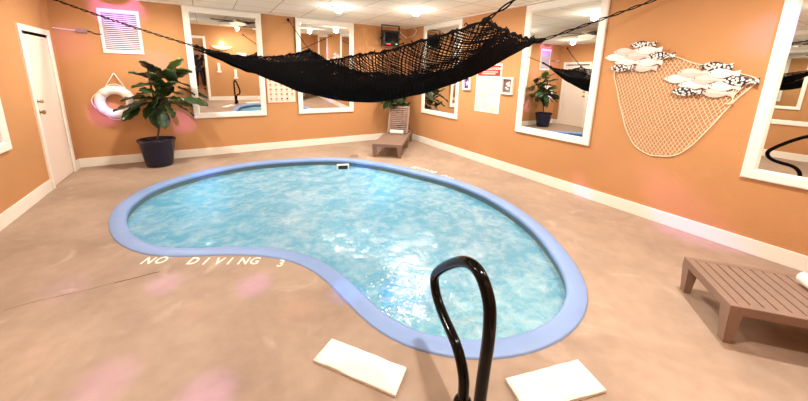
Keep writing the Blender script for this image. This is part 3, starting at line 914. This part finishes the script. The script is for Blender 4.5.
link('rules_text', bm, 'redtext', sg)

def shadow_box(label, y, z, hw, hh, m, star):
    t = wthing('shadow_box', label, 'framed picture', y, z)
    bm = NB(); f = 0.03
    box(bm, -hw, hw, -0.045, 0, -hh, -hh+f, .003); box(bm, -hw, hw, -0.045, 0, hh-f, hh, .003); box(bm, -hw, -hw+f, -0.045, 0, -hh+f, hh-f, .003); box(bm, hw-f, hw, -0.045, 0, -hh+f, hh-f, .003)
    link('frame', bm, 'white', t)
    bm = NB(); box(bm, -hw+f*.8, hw-f*.8, -0.006, -0.001, -hh+f*.8, hh-f*.8); link('backing', bm, m, t)
    bm = NB()
    if star:
        pts = []
        for k in range(10):
            r_ = 0.062 if k % 2 == 0 else 0.026; a = PI/2+k*PI/5; pts.append((r_*math.cos(a), r_*math.sin(a)))
        A = [bm.verts.new((x, -0.007, z_)) for x, z_ in pts]; c0 = bm.verts.new((0, -0.022, 0))
        for k in range(10): bm.faces.new((A[k], A[(k+1) % 10], c0))
        link('starfish', bm, 'shell', t)
    else:
        for (x, z_, r_) in ((-.012, .032, .028), (.022, .01, .03), (-.03, -.03, .018), (.03, .055, .018), (.0, -.05, .022)):
            lathe_pts = []
            n = 10
            ringv = [bm.verts.new((x+r_*math.cos(2*PI*k/n), -0.007, z_+r_*math.sin(2*PI*k/n)*.8)) for k in range(n)]
            c0 = bm.verts.new((x, -0.02, z_))
            for k in range(n): bm.faces.new((ringv[k], ringv[(k+1) % n], c0))
        link('shells', bm, 'shell', t)
shadow_box('small white box frame with a star on purple, left of the rules sign', -2.28, 1.46, 0.105, 0.125, 'violet', True)
shadow_box('small white box frame with shells on taupe, right of the rules sign', -3.27, 1.455, 0.125, 0.14, 'taupe', False)

# pictogram chart between the back mirrors
ct = thing('pictogram_chart', 'pink framed chart of small round pictograms between the two back mirrors', 'poster', (3.215, 0, 0.97))
cwid, chh = 0.285, 0.62
bm = NB(); box(bm, -cwid, cwid, -0.008, 0, 0, chh, .002); link('board', bm, 'pinkpaper', ct)
bm = NB()
for a in ((-cwid, cwid, -0.012, -0.004, 0, .012), (-cwid, cwid, -0.012, -0.004, chh-.012, chh), (-cwid, -cwid+.012, -0.012, -0.004, .012, chh-.012), (cwid-.012, cwid, -0.012, -0.004, .012, chh-.012)): box(bm, *a)
link('border', bm, 'redtext', ct)
b1, b2 = NB(), NB()
for r_ in range(6):
    for c_ in range(5):
        if r_ == 0 and c_ == 4: continue
        x = -0.21+c_*0.105; z = 0.085+r_*0.095
        tgt = b2 if (r_, c_) in ((0, 2), (0, 3), (1, 3)) else b1
        n = 10; R_ = 0.024
        vs = [tgt.verts.new((x+R_*math.cos(2*PI*k/n)*random.uniform(.7, 1), -0.0095, z+R_*math.sin(2*PI*k/n)*random.uniform(.7, 1))) for k in range(n)]
        tgt.faces.new(vs)
        box(b1, x-.024, x+.024, -.0095, -.0078, z-.043, z-.036)
link('pictograms', b1, 'pinkink', ct); link('dark_pictograms', b2, 'brownink', ct)

# ------------------------------------------------------------------ fish shoals and net on the right wall
def fish(par, p0, p1, h, m, off):
    """fish from nose p0 to tail p1 (local x, z)"""
    bm = NB(); p0 = Vector(p0); p1 = Vector(p1); d = p1-p0; n = 14
    pr = Vector((-d.y, d.x)).normalized()
    up_, dn = [], []
    for i in range(n+1):
        t = i/n
        wv = h*0.5*(math.sin(PI*min(1, t/0.86))**0.75 if t < 0.86 else 0) 
        if t >= 0.80: wv = max(wv, h*(0.16+ (t-0.80)*1.1))
        q = p0+d*t
        up_.append(q+pr*max(wv, .002)); dn.append(q-pr*max(wv, .002))
    out = up_+list(reversed(dn))
    th = 0.012
    A = [bm.verts.new((q.x, -off, q.y)) for q in out]
    B = [bm.verts.new((q.x, -off-th, q.y)) for q in out]
    N = len(out)
    for i in range(N): bm.faces.new((A[i], A[(i+1) % N], B[(i+1) % N], B[i]))
    half = n+1
    mid = [bm.verts.new((((p0+d*(i/n))).x, -off-th-0.010*math.sin(PI*i/n), (p0+d*(i/n)).y)) for i in range(half)]
    for i in range(n):
        bm.faces.new((B[i], B[i+1], mid[i+1], mid[i])); bm.faces.new((B[N-1-i], B[N-2-i], mid[i+1], mid[i]))
    f = bm.faces.new(A)
    o = link('fish', bm, m, par, smooth=False)
    e = NB(); q = p0+d*0.13+pr*h*0.1
    lathe(e, [(0.006, 0), (0.004, .003), (0, .004)], 8)
    bmesh.ops.rotate(e, verts=e.verts, matrix=Matrix.Rotation(PI/2, 3, 'X'), cent=(0, 0, 0))
    bmesh.ops.translate(e, verts=e.verts, vec=(q.x, -off-th-.008, q.y))
    link('fish_eye', e, 'dark', o)
    return o
def shoal(label, origin_px, lst, h):
    o = rw(*origin_px); t = thing('fish_wall_plaque', label, 'wall ornament', (W, o.y, o.z), RROT)
    for i, (u0, u1, v, m) in enumerate(lst):
        a = rw(u0, v); b = rw(u1, v)
        zc = 0.018 + 0.012*(i % 3)
        # fish hang level: use the mid height
        zz = (a.z+b.z)/2
        fish(t, (-(a.y-o.y), zz-o.z), (-(b.y-o.y), zz-o.z), h, m, zc)
    for z_ in (-0.08, 0.055):
        bm = NB(); box(bm, -0.12, 0.12, -0.018, 0, z_, z_+.015); link('mount', bm, 'vent', t)
l1 = [(632,657,45,'fishd'),(615.5,639,52,'fishp'),(638,664,50.5,'fishw'),(606.5,629,57.5,'fishw'),(626,652,56.5,'fishp'),(649.5,677,56,'fishd'),(616,641,62.5,'fishw'),(638.5,664,62.5,'fishw'),(612.5,635,68,'fishd'),(633.5,658,68,'fishp')]
l2 = [(701,734,66.5,'fishd'),(678.5,709,73,'fishp'),(708.5,742,73.5,'fishw'),(665.5,694,79,'fishw'),(692,725,79.5,'fishp'),(724,761,81,'fishd'),(679,709.5,85.5,'fishw'),(709,742,86.5,'fishw'),(673.5,704,91.5,'fishd'),(702,735,93,'fishp')]
shoal('smaller shoal of carved white and black-patterned fish at the net top left', (640, 57), l1, 0.088)
shoal('larger shoal of carved white and black-patterned fish at the net top right', (713, 80), l2, 0.090)
# decorative net
outn = [(616,70),(618,92),(622,112),(627,130),(635,145),(648,154),(662,156),(676,155),(690,147),(705,133),(720,117),(735,101),(748,90),(758,80),(742,74),(722,70),(702,65),(690,62),(676,57),(660,58),(640,66)]
on_ = rw(680, 100)
ploc = [(-(rw(*q).y-on_.y), rw(*q).z-on_.z) for q in outn]
netdeco = thing('fishing_net', 'cream decorative fishing net draped on the right wall under the carved fish', 'net', (W, on_.y, on_.z), RROT)
def inside(x, z):
    c_ = False; n = len(ploc); j = n-1
    for i in range(n):
        xi, zi = ploc[i]; xj, zj = ploc[j]
        if (zi > z) != (zj > z) and x < (xj-xi)*(z-zi)/(zj-zi)+xi: c_ = not c_
        j = i
    return c_
bm = NB()
x0 = min(p[0] for p in ploc); x1 = max(p[0] for p in ploc); z0 = min(p[1] for p in ploc); z1 = max(p[1] for p in ploc)
def warp(x, z):  # the cells hang in a catenary-like drape
    t = (x-(x0+x1)/2)/(x1-x0)*2
    return Vector((x + 0.03*math.sin(z*5), -0.006-0.004*math.sin(x*40)*math.sin(z*37), z - 0.10*(1-t*t) + 0.05))
cell = 0.045
for fam in (1, -1):
    k = -60
    while k < 90:
        pts = []
        for j in range(0, 140):
            z = z0-0.15 + j*(z1-z0+0.4)/140
            x = x0 + k*cell*0.86 + fam*(z-z0)*0.62
            p = warp(x, z)
            if inside(p.x, p.z): pts.append(p)
            else:
                if len(pts) > 2: tube(bm, pts, 0.0028, 4, cap=False)
                pts = []
        if len(pts) > 2: tube(bm, pts, 0.0028, 4, cap=False)
        k += 1
link('mesh', bm, 'cream_cord', netdeco)
bm = NB(); tube(bm, [Vector((x, -0.010-0.003*math.sin(i), z)) for i, (x, z) in enumerate([(p.x, p.y) for p in catmull([Vector((a, b, 0)) for a, b in ploc], 5, True)])], 0.0065, 6, closed=True)
a = Vector((ploc[13][0], -0.02, ploc[13][1]))
for k in range(3): tube(bm, catmull([a+Vector((-.06-.03*k, 0, -.03)), a+Vector((-.10-.02*k, -.01, -.10)), a+Vector((-.13, -.01, -.16-.03*k)), a+Vector((-.12-.03*k, -.01, -.23))], 4), 0.005, 5)
link('border_cord', bm, 'cream_cord', netdeco, smooth=True)

# ------------------------------------------------------------------ floor lettering and crack
LET = thing('floor_lettering', 'white stencilled NO DIVING 3 painted on the concrete in front of the pool', 'lettering', fl(205, 262))
lc = fl(205, 262)
base_l = [(147.5, 262.0), (160.5, 261.5), (192.5, 262.3), (205, 262.6), (218, 262.6), (229, 262.4), (243, 262.3), (254, 262.2), (280, 264.6)]
ps = [fl(u+0.8, v-1.0) for u, v in base_l]
for i, ch in enumerate('NODIVING3'):
    t = (ps[7]-ps[0]).normalized() 
    a = math.atan2(t.y, t.x)
    o = text_mesh('letter', ch, 0.145, 'paintmark', LET, tuple(ps[i]-lc+Vector((0, 0, 0.0015))), (0, 0, a), 0.0007, bold=0.003)
    o.scale = (0.78, 1, 1)
lc2 = fl(429, 172)
L2 = thing('floor_lettering', 'white NO DIVING painted upside down on the concrete beyond the pool', 'lettering', lc2)
for ch, (u, v) in zip('NODIVING', [(450, 177.8), (444.5, 175.8), (434, 171.8), (430.6, 170.8), (427, 169.8), (423.4, 168.9), (419, 167.9), (414.5, 167.2)]):
    p = fl(u, v+0.2); t = (fl(410, 166.4)-fl(452, 178.4)).normalized()
    o = text_mesh('letter', ch, 0.15, 'paintmark', L2, tuple(p-lc2+Vector((0, 0, 0.0015))), (0, 0, math.atan2(t.y, t.x)), 0.0007, bold=0.003); o.scale = (0.85, 1, 1)
pts = [fl(u, v) for u, v in ((3, 311), (30, 303), (60, 296), (83, 291), (110, 284), (135, 278), (150, 274), (160, 271.8))]
bm = NB(); pc = catmull(pts, 6); c0 = pts[4]
for i in range(len(pc)-1):
    a, b = pc[i], pc[i+1]; n = Vector((-(b-a).y, (b-a).x, 0)).normalized()
    w0 = 0.0022+0.002*noise.noise(a*9)+ (0.003 if i > 24 else 0)
    vs = [bm.verts.new(q-c0+Vector((0, 0, 0.001))) for q in (a-n*w0, b-n*w0, b+n*w0, a+n*w0)]; bm.faces.new(vs)
cr_ = struct('trim_3', bm, 'crack'); cr_.location = c0; cr_['label'] = 'hairline crack across the concrete floor at left'
# small brown leaf-like thing on the deck by the far coping
q = fl(354, 156.2)
bm = NB(); lathe(bm, [(0.0, 0.03), (0.04, 0.028), (0.075, 0.015), (0.085, 0.0)], 14)
o = link('floor_drain_cap', bm, 'resin'); o.location = (q.x, q.y, 0.0); tag(o, 'small round brown cap on the deck beyond the far pool edge', 'drain cap')

# ------------------------------------------------------------------ lamps
def can_light(label, x, y, power):
    t = thing('recessed_light', label, 'ceiling light', (x, y, H), group=None)
    bm = NB(); lathe(bm, [(0.105, 0), (0.105, -0.006), (0.085, -0.008), (0.08, -0.002)], 32); link('trim_ring', bm, 'white', t, smooth=True)
    bm = NB(); lathe(bm, [(0.055, -0.003), (0.075, -0.03), (0.07, -0.065), (0.04, -0.09), (0.0, -0.098)], 32); link('bulb', bm, 'can', t, smooth=True)
    ld = bpy.data.lights.new('can', 'AREA'); ld.shape = 'DISK'; ld.size = 0.12; ld.energy = power*1.12; ld.color = (1.0, 0.95, 0.88)
    lo = bpy.data.objects.new('lamp', ld); COL.objects.link(lo); lo.parent = t; lo.location = (0, 0, -0.11)
    ld = bpy.data.lights.new('bulb', 'POINT'); ld.energy = power*0.3; ld.color = (1.0, 0.95, 0.88); ld.shadow_soft_size = 0.01
    lo = bpy.data.objects.new('bulb_lamp', ld); COL.objects.link(lo); lo.parent = t; lo.location = (0, 0, -0.13)
CANS = [(3.93, -1.52, 'left of the two recessed ceiling lights at the far end'), (5.11, -2.1, 'recessed ceiling light nearest the projector box, right of its twin'),
        (1.25, -1.2, 'recessed ceiling light above the potted fig, seen in the right mirror'), (4.85, -3.8, 'recessed ceiling light over the right side of the pool'),
        (1.3, -4.3, 'recessed ceiling light over the left deck'), (3.0, -6.2, 'recessed ceiling light above the folded towels'), (4.9, -6.4, 'recessed ceiling light above the right-edge chaise lounge')]
for x, y, lab in CANS: can_light(lab, x, y, 60)
def ceiling_fan(label, x, y, power, rot, bowl=True):
    t = thing('ceiling_fan', label, 'ceiling fan', (x, y, H))
    bm = NB(); lathe(bm, [(0.0, 0), (0.09, 0), (0.11, -0.03), (0.11, -0.08), (0.06, -0.10), (0, -0.10)], 28); link('motor', bm, 'white', t, smooth=True)
    bm = NB(); lathe(bm, [(0.10, -0.095), (0.18, -0.10), (0.17, -0.13), (0.11, -0.165), (0.0, -0.18)] if bowl else [(0.0, -0.085), (0.05, -0.10), (0.045, -0.12), (0.0, -0.13)], 32); link('bowl_lamp', bm, 'lampglass', t, smooth=True)
    for k in range(5):
        a = rot+k*2*PI/5
        bm = NB(); box(bm, 0.10, 0.62, -0.065, 0.065, -0.004, 0.004, 0.003, mtx=Matrix.Rotation(a, 4, 'Z') @ Matrix.Translation((0, 0, -0.065)) @ Matrix.Rotation(0.2, 4, 'X'))
        link('blade', bm, 'fanblade', t)
ceiling_fan('dark-bladed ceiling fan with a glass bowl over the left half of the pool', 2.7, -2.42, 60, 0.3)
ceiling_fan('dark-bladed ceiling fan over the near part of the pool', 3.35, -4.75, 60, 0.1, False)
# near-wall ornaments seen in the back mirror
def sconce(x, z):
    t = thing('wall_sconce', 'white bowl-shaped wall lamp on the near wall right of the doorway', 'wall lamp', (x, NY, z))
    bm = NB(); n = 20
    for s0, s1, rr in ((0, 1, 1.0),):
        rows = []
        for i in range(9):
            a = PI/2*i/8; z_ = -0.13*math.sin(a); r_ = math.cos(a)
            rows.append([bm.verts.new((0.34*r_*math.cos(PI*k/n), 0.16*r_*math.sin(PI*k/n)+0.002, z_)) for k in range(n+1)])
        for A, B in zip(rows, rows[1:]):
            for k in range(n):
                try: bm.faces.new((A[k], A[k+1], B[k+1], B[k]))
                except ValueError: pass
    link('glass_bowl', bm, 'lampglass', t, smooth=True)
    bm = NB(); box(bm, -0.06, 0.06, 0.0, 0.02, -0.15, -0.08, .004); link('back_plate', bm, 'white', t)
    ld = bpy.data.lights.new('uplight', 'POINT'); ld.energy = 4; ld.color = (1.0, 0.95, 0.88); ld.shadow_soft_size = 0.06
    lo = bpy.data.objects.new('lamp', ld); COL.objects.link(lo); lo.parent = t; lo.location = (0, 0.1, 0.08)
sconce(2.52, 2.0)
def wall_oar(label, x, z):
    t = thing('wall_ornament', label, 'wall ornament', (x, NY, z))
    bm = NB(); box(bm, -0.045, 0.045, 0, 0.03, -0.12, 0.17, 0.01); box(bm, -0.075, 0.075, 0, 0.035, -0.18, -0.12, 0.01); link('carved_stick', bm, 'white', t)
wall_oar('white paddle-shaped ornament on the near wall by the doorway', 2.36, 1.22); wall_oar('white paddle-shaped ornament on the near wall farther from the doorway', 2.90, 1.0)
t = thing('picture_frame', 'small cream framed board on the near wall under the lamp', 'picture', (3.15, NY, 1.66))
bm = NB(); box(bm, -0.16, 0.16, 0, 0.02, -0.12, 0.12, .004); link('frame', bm, 'white', t)
bm = NB(); box(bm, -0.12, 0.12, 0.02, 0.023, -0.08, 0.08); link('print', bm, 'pinkpaper', t)

# vestibule light
ld = bpy.data.lights.new('vestibule_lamp', 'POINT'); ld.energy = 25; ld.color = (1, .86, .7); ld.shadow_soft_size = .1
lo = bpy.data.objects.new('vestibule_lamp', ld); COL.objects.link(lo); lo.location = (1.5, -8.4, 2.5)

# coloured spots thrown around the room by the party lights
def beam(src, dst, col, e, ang):
    ld = bpy.data.lights.new('party_beam', 'SPOT'); ld.energy = e; ld.color = col; ld.spot_size = math.radians(ang); ld.spot_blend = 1.0; ld.shadow_soft_size = 0.01
    lo = bpy.data.objects.new('party_beam', ld); COL.objects.link(lo); lo.location = src
    lo.rotation_euler = (Vector(dst)-Vector(src)).to_track_quat('-Z', 'Y').to_euler()
VI = (0.5, 0.16, 1.0); BL = (0.08, 0.2, 1.0); RD = (1.0, 0.22, 0.2)
srcL = (1.5, -5.9, 2.6); srcR = (5.0, -3.2, 2.6)
BE = [(bw(118, 7), VI, 3.2, 8), (bw(122, 39), VI, .7, 6), (bw(70, 42), VI, .45, 7), (bw(104, 112, -.15), VI, 1.2, 5), (bw(183, 122), VI, 1.0, 5), (bw(157, 62), VI, .8, 6),
      (rw(779, 34), VI, 1.6, 12), (rw(693, 226), VI, 1.0, 11), (rw(583, 190), VI, .9, 6), (rw(463, 85), VI, .9, 5), (rw(743, 140), RD, .2, 9), (rw(612, 165), VI, .2, 8),
      (fl(164, 284), VI, .8, 6), (fl(254, 285), VI, 1.0, 6.5), (fl(65, 288), VI, .35, 7), (fl(106, 381), VI, .6, 8), (fl(206, 396), VI, .9, 8), (fl(197, 312), RD, .2, 5), (fl(297, 310), RD, .25, 6),
      (fl(207, 172), BL, 1.2, 5), (fl(362, 166, -.05), BL, 1.6, 5), (fl(346, 292), BL, 1.2, 6), (fl(405, 291, WZ), BL, 1.6, 8)]
for d, c_, e, a in BE:
    src = Vector((4.4, -7.7, 2.45)) if (d-rw(779, 34)).length < .01 else Vector(srcR if (d.x > 6.1 or d.y > -1.4 and d.x > 3.5) else srcL)
    beam(src, d, c_, e*60*(d-src).length_squared, a)

# speckles of laser light on the back wall left of the projector
ld = bpy.data.lights.new('laser_speckle', 'SPOT'); ld.energy = 8000; ld.color = (1.0, 0.85, 0.6); ld.spot_size = math.radians(17); ld.spot_blend = 0.6; ld.shadow_soft_size = 0.002
ld.use_nodes = True; nt = ld.node_tree; em = nt.nodes['Emission']
tc = nt.nodes.new('ShaderNodeTexCoord'); vo = nt.nodes.new('ShaderNodeTexVoronoi'); vo.inputs['Scale'].default_value = 75
lt_ = nt.nodes.new('ShaderNodeMath'); lt_.operation = 'LESS_THAN'; lt_.inputs[1].default_value = 0.15
nt.links.new(tc.outputs['Normal'], vo.inputs['Vector']); nt.links.new(vo.outputs['Distance'], lt_.inputs[0]); nt.links.new(lt_.outputs[0], em.inputs['Strength'])
lo = bpy.data.objects.new('laser_speckle', ld); COL.objects.link(lo); lo.location = (5.3, -4.6, 2.6)
lo.rotation_euler = (bw(362, 46)-Vector((5.3, -4.6, 2.6))).to_track_quat('-Z', 'Y').to_euler()

# ------------------------------------------------------------------ photographer
def skin_mesh(name, verts, edges, radii, material, parent, sub=2, root=0):
    me = bpy.data.meshes.new(name+'_sk'); me.from_pydata(verts, edges, [])
    o = bpy.data.objects.new(name+'_sk', me); COL.objects.link(o)
    md = o.modifiers.new('s', 'SKIN')
    for i, r_ in enumerate(radii):
        rr = r_ if isinstance(r_, tuple) else (r_, r_)
        me.skin_vertices[0].data[i].radius = rr
    me.skin_vertices[0].data[root].use_root = True
    sb = o.modifiers.new('b', 'SUBSURF'); sb.levels = sub
    dg = bpy.context.evaluated_depsgraph_get(); dg.update()
    m2 = bpy.data.meshes.new_from_object(o.evaluated_get(dg))
    bpy.data.objects.remove(o)
    m2.materials.clear(); m2.materials.append(M[material]); m2.name = name
    for p in m2.polygons: p.use_smooth = True
    r_ = bpy.data.objects.new(name, m2); COL.objects.link(r_); r_.parent = parent
    return r_
def build_person():
    bx, by, bz = 1.72, -7.50, 0.38
    t = thing('person', 'person in dark clothes standing in the near doorway holding up a phone', 'person', (bx, by, bz))
    # local: +y is forward (into the pool room), x right
    V = [(0, 0, .80), (0, .0, .93), (0, .0, 1.08), (0, .02, 1.22), (0, .04, 1.30), (0, .06, 1.36), (0, .07, 1.42)]
    E = [(i, i+1) for i in range(6)]; Rr = [(.15, .11), (.13, .10), (.15, .11), (.15, .10), (.055, .055), (.05, .05), (.05, .05)]
    def chain(start, pts, rads):
        p = start
        for q, r_ in zip(pts, rads):
            V.append(q); Rr.append(r_); E.append((p, len(V)-1)); p = len(V)-1
        return p
    hl = [(-.09, 0, .76), (-.11, .03, .44), (-.12, -.01, .09), (-.12, .12, .035)]; hr = [(.09, 0, .76), (.11, .05, .44), (.12, .0, .09), (.13, .13, .035)]
    chain(0, hl, [.09, .062, .042, .035]); chain(0, hr, [.09, .062, .042, .035])
    ar = chain(3, [(.17, .03, 1.21), (.24, .07, 1.00), (.215, .27, 1.14), (.205, .31, 1.18)], [.05, .042, .028, .026])
    al = chain(3, [(-.17, .03, 1.21), (-.22, .10, 1.00), (.02, .27, 1.13), (.07, .31, 1.17)], [.05, .042, .028, .026])
    body = skin_mesh('body', V, E, Rr, 'skin', t)
    # clothes
    V2 = [(0, 0, .70), (0, 0, .93), (0, 0, 1.08), (0, .02, 1.22), (0, .03, 1.27)]; E2 = [(i, i+1) for i in range(4)]; R2 = [(.165, .125), (.145, .115), (.165, .125), (.165, .115), (.07, .07)]
    def ch2(V_, E_, R_, s, pts, rads):
        p = s
        for q, r_ in zip(pts, rads): V_.append(q); R_.append(r_); E_.append((p, len(V_)-1)); p = len(V_)-1
    ch2(V2, E2, R2, 3, [(.17, .03, 1.21), (.24, .07, 1.00), (.22, .22, 1.10), (.212, .285, 1.155)], [.065, .056, .042, .034]); ch2(V2, E2, R2, 3, [(-.17, .03, 1.21), (-.22, .10, 1.00), (-.04, .22, 1.09), (.04, .28, 1.145)], [.065, .056, .042, .034])
    skin_mesh('shirt', V2, E2, R2, 'cloth', t)['label'] = 'dark long-sleeved top'
    V3 = [(0, 0, .82)]; E3 = []; R3 = [(.16, .12)]
    ch2(V3, E3, R3, 0, [(-.09, 0, .74), (-.11, .03, .44), (-.12, -.01, .10)], [.105, .078, .06]); ch2(V3, E3, R3, 0, [(.09, 0, .74), (.11, .05, .44), (.12, 0, .10)], [.105, .078, .06])
    skin_mesh('trousers', V3, E3, R3, 'dark', t)['label'] = 'black trousers'
    for s in (-1, 1):
        skin_mesh('shoe', [(s*.12, -.04, .05), (s*.12, .05, .045), (s*.125, .14, .035)], [(0, 1), (1, 2)], [.045, .045, .035], 'dark', t)
    # head
    bm = NB(); bmesh.ops.create_uvsphere(bm, u_segments=24, v_segments=18, radius=1)
    hc = Vector((0, .09, 1.50))
    for v in bm.verts:
        x, y, z = v.co
        w = 0.076*(1 - 0.22*max(0, -z)); 
        v.co = Vector((x*w, y*0.096 + (0.012 if z < -.3 and y > 0 else 0), z*0.112))
        if abs(x) < .18 and y > .8 and -.35 < z < .12: v.co.y += 0.016*(1-abs(x)/.18)*(0.6-(z))   # nose
        if y > .7 and .05 < z < .3 and .25 < abs(x) < .55: v.co.y -= 0.006                         # eye sockets
        v.co += hc
    hd_ = link('head', bm, 'skin', t, smooth=True)
    for s in (-1, 1):
        bm = NB(); bmesh.ops.create_uvsphere(bm, u_segments=10, v_segments=8, radius=.0095); bmesh.ops.translate(bm, verts=bm.verts, vec=hc+Vector((s*.030, .083, .012))); link('eye', bm, 'eye', hd_, smooth=True)
        bm = NB(); bmesh.ops.create_uvsphere(bm, u_segments=10, v_segments=8, radius=1)
        for v in bm.verts: v.co = Vector((v.co.x*.009, v.co.y*.018, v.co.z*.03))+hc+Vector((s*.077, -.005, -.005))
        link('ear', bm, 'skin', hd_, smooth=True)
    bm = NB(); bmesh.ops.create_uvsphere(bm, u_segments=12, v_segments=6, radius=1)
    for v in bm.verts: v.co = Vector((v.co.x*.025, v.co.y*.008, v.co.z*.007))+hc+Vector((0, .092, -.058))
    link('mouth', bm, 'lips', hd_, smooth=True)
    bm = NB(); bmesh.ops.create_uvsphere(bm, u_segments=24, v_segments=18, radius=1)
    dl = [v for v in bm.verts if (v.co.y > .35 and v.co.z < .45) or v.co.z < -.75]
    bmesh.ops.delete(bm, geom=dl, context='VERTS')
    for v in bm.verts: v.co = Vector((v.co.x*.088, v.co.y*.107, v.co.z*.122 - (0.03 if v.co.z < -.2 else 0)))+hc+Vector((0, -.006, .006))
    ho = link('hair', bm, 'hair', t, smooth=True); md = ho.modifiers.new('t', 'SOLIDIFY'); md.thickness = .008
    # hands: palm plus five bent fingers gripping the phone edges
    ph = Vector((CP.x-bx, -7.085-by, CP.z-bz))   # phone centre, just behind the lens
    for s in (-1, 1):
        w = Vector((.205, .31, 1.18)) if s > 0 else Vector((.07, .31, 1.17))
        edge = ph + Vector((s*0.072, -0.012, -0.01))
        palm = w.lerp(edge, .6)+Vector((s*.012, -.02, 0))
        Vh = [tuple(w), tuple(palm)]; Eh = [(0, 1)]; Rh = [.022, (.030, .018)]
        for k in range(4):
            z_ = .028-.018*k; Lk = (1.0, 1.1, 1.03, .85)[k]
            kn = palm+Vector((s*.018, .022, z_+.012)); m1_ = edge+Vector((s*.012, .012, z_)); tip = edge+Vector((-s*.014*Lk, -.004 if False else .016, z_))
            n0 = len(Vh); Vh += [tuple(kn), tuple(m1_), tuple(edge.lerp(m1_, .5)+Vector((s*.002, .010, z_*.5)))]
            Eh += [(1, n0), (n0, n0+1), (n0+1, n0+2)]; Rh += [.010, .009, .008]
        n0 = len(Vh); Vh += [tuple(palm+Vector((-s*.012, -.004, .012))), tuple(edge+Vector((-s*.012, -.012, .016))), tuple(edge+Vector((-s*.035, -.012, .024)))]
        Eh += [(1, n0), (n0, n0+1), (n0+1, n0+2)]; Rh += [.012, .010, .009]
        skin_mesh('hand', Vh, Eh, Rh, 'skin', t, 1)
    phn = thing('phone', 'dark phone held up in both hands in the near doorway', 'phone', (CP.x, -7.085, CP.z))
    bm = NB(); box(bm, -.073, .073, -.004, .004, -.036, .036, .003); link('phone_body', bm, 'dark', phn)
    bm = NB(); box(bm, -.069, .069, -.0048, -.0038, -.033, .033); link('screen', bm, 'steel_black', phn)
build_person()

# ------------------------------------------------------------------ world and view
wd = bpy.data.worlds.new('world'); scn.world = wd; wd.use_nodes = True
wd.node_tree.nodes['Background'].inputs[0].default_value = (1, .9, .8, 1); wd.node_tree.nodes['Background'].inputs[1].default_value = 0.0
scn.view_settings.view_transform = 'Standard'; scn.view_settings.look = 'None'
scn.view_settings.gamma = 1; scn.view_settings.use_curve_mapping = False
scn.view_settings.exposure = -0.52

# repeats share a group
GR = {'wall_mirror': 'white-framed wall mirrors', 'recessed_light': 'recessed ceiling lights', 'ceiling_fan': 'ceiling fans', 'wall_hook': 'hooks holding the hammock ropes',
      'folded_towel': 'folded towels on the deck', 'rolled_towel': 'rolled towels on the loungers', 'chaise_lounge': 'brown chaise lounges', 'potted_fig': 'potted figs',
      'shadow_box': 'small box frames beside the rules sign', 'fish_wall_plaque': 'carved fish plaques', 'floor_lettering': 'painted pool deck lettering', 'wall_ornament': 'paddle ornaments on the near wall'}
for o in scn.objects:
    k = o.name.split('.')[0]
    if o.parent is None and k in GR: o['group'] = GR[k]
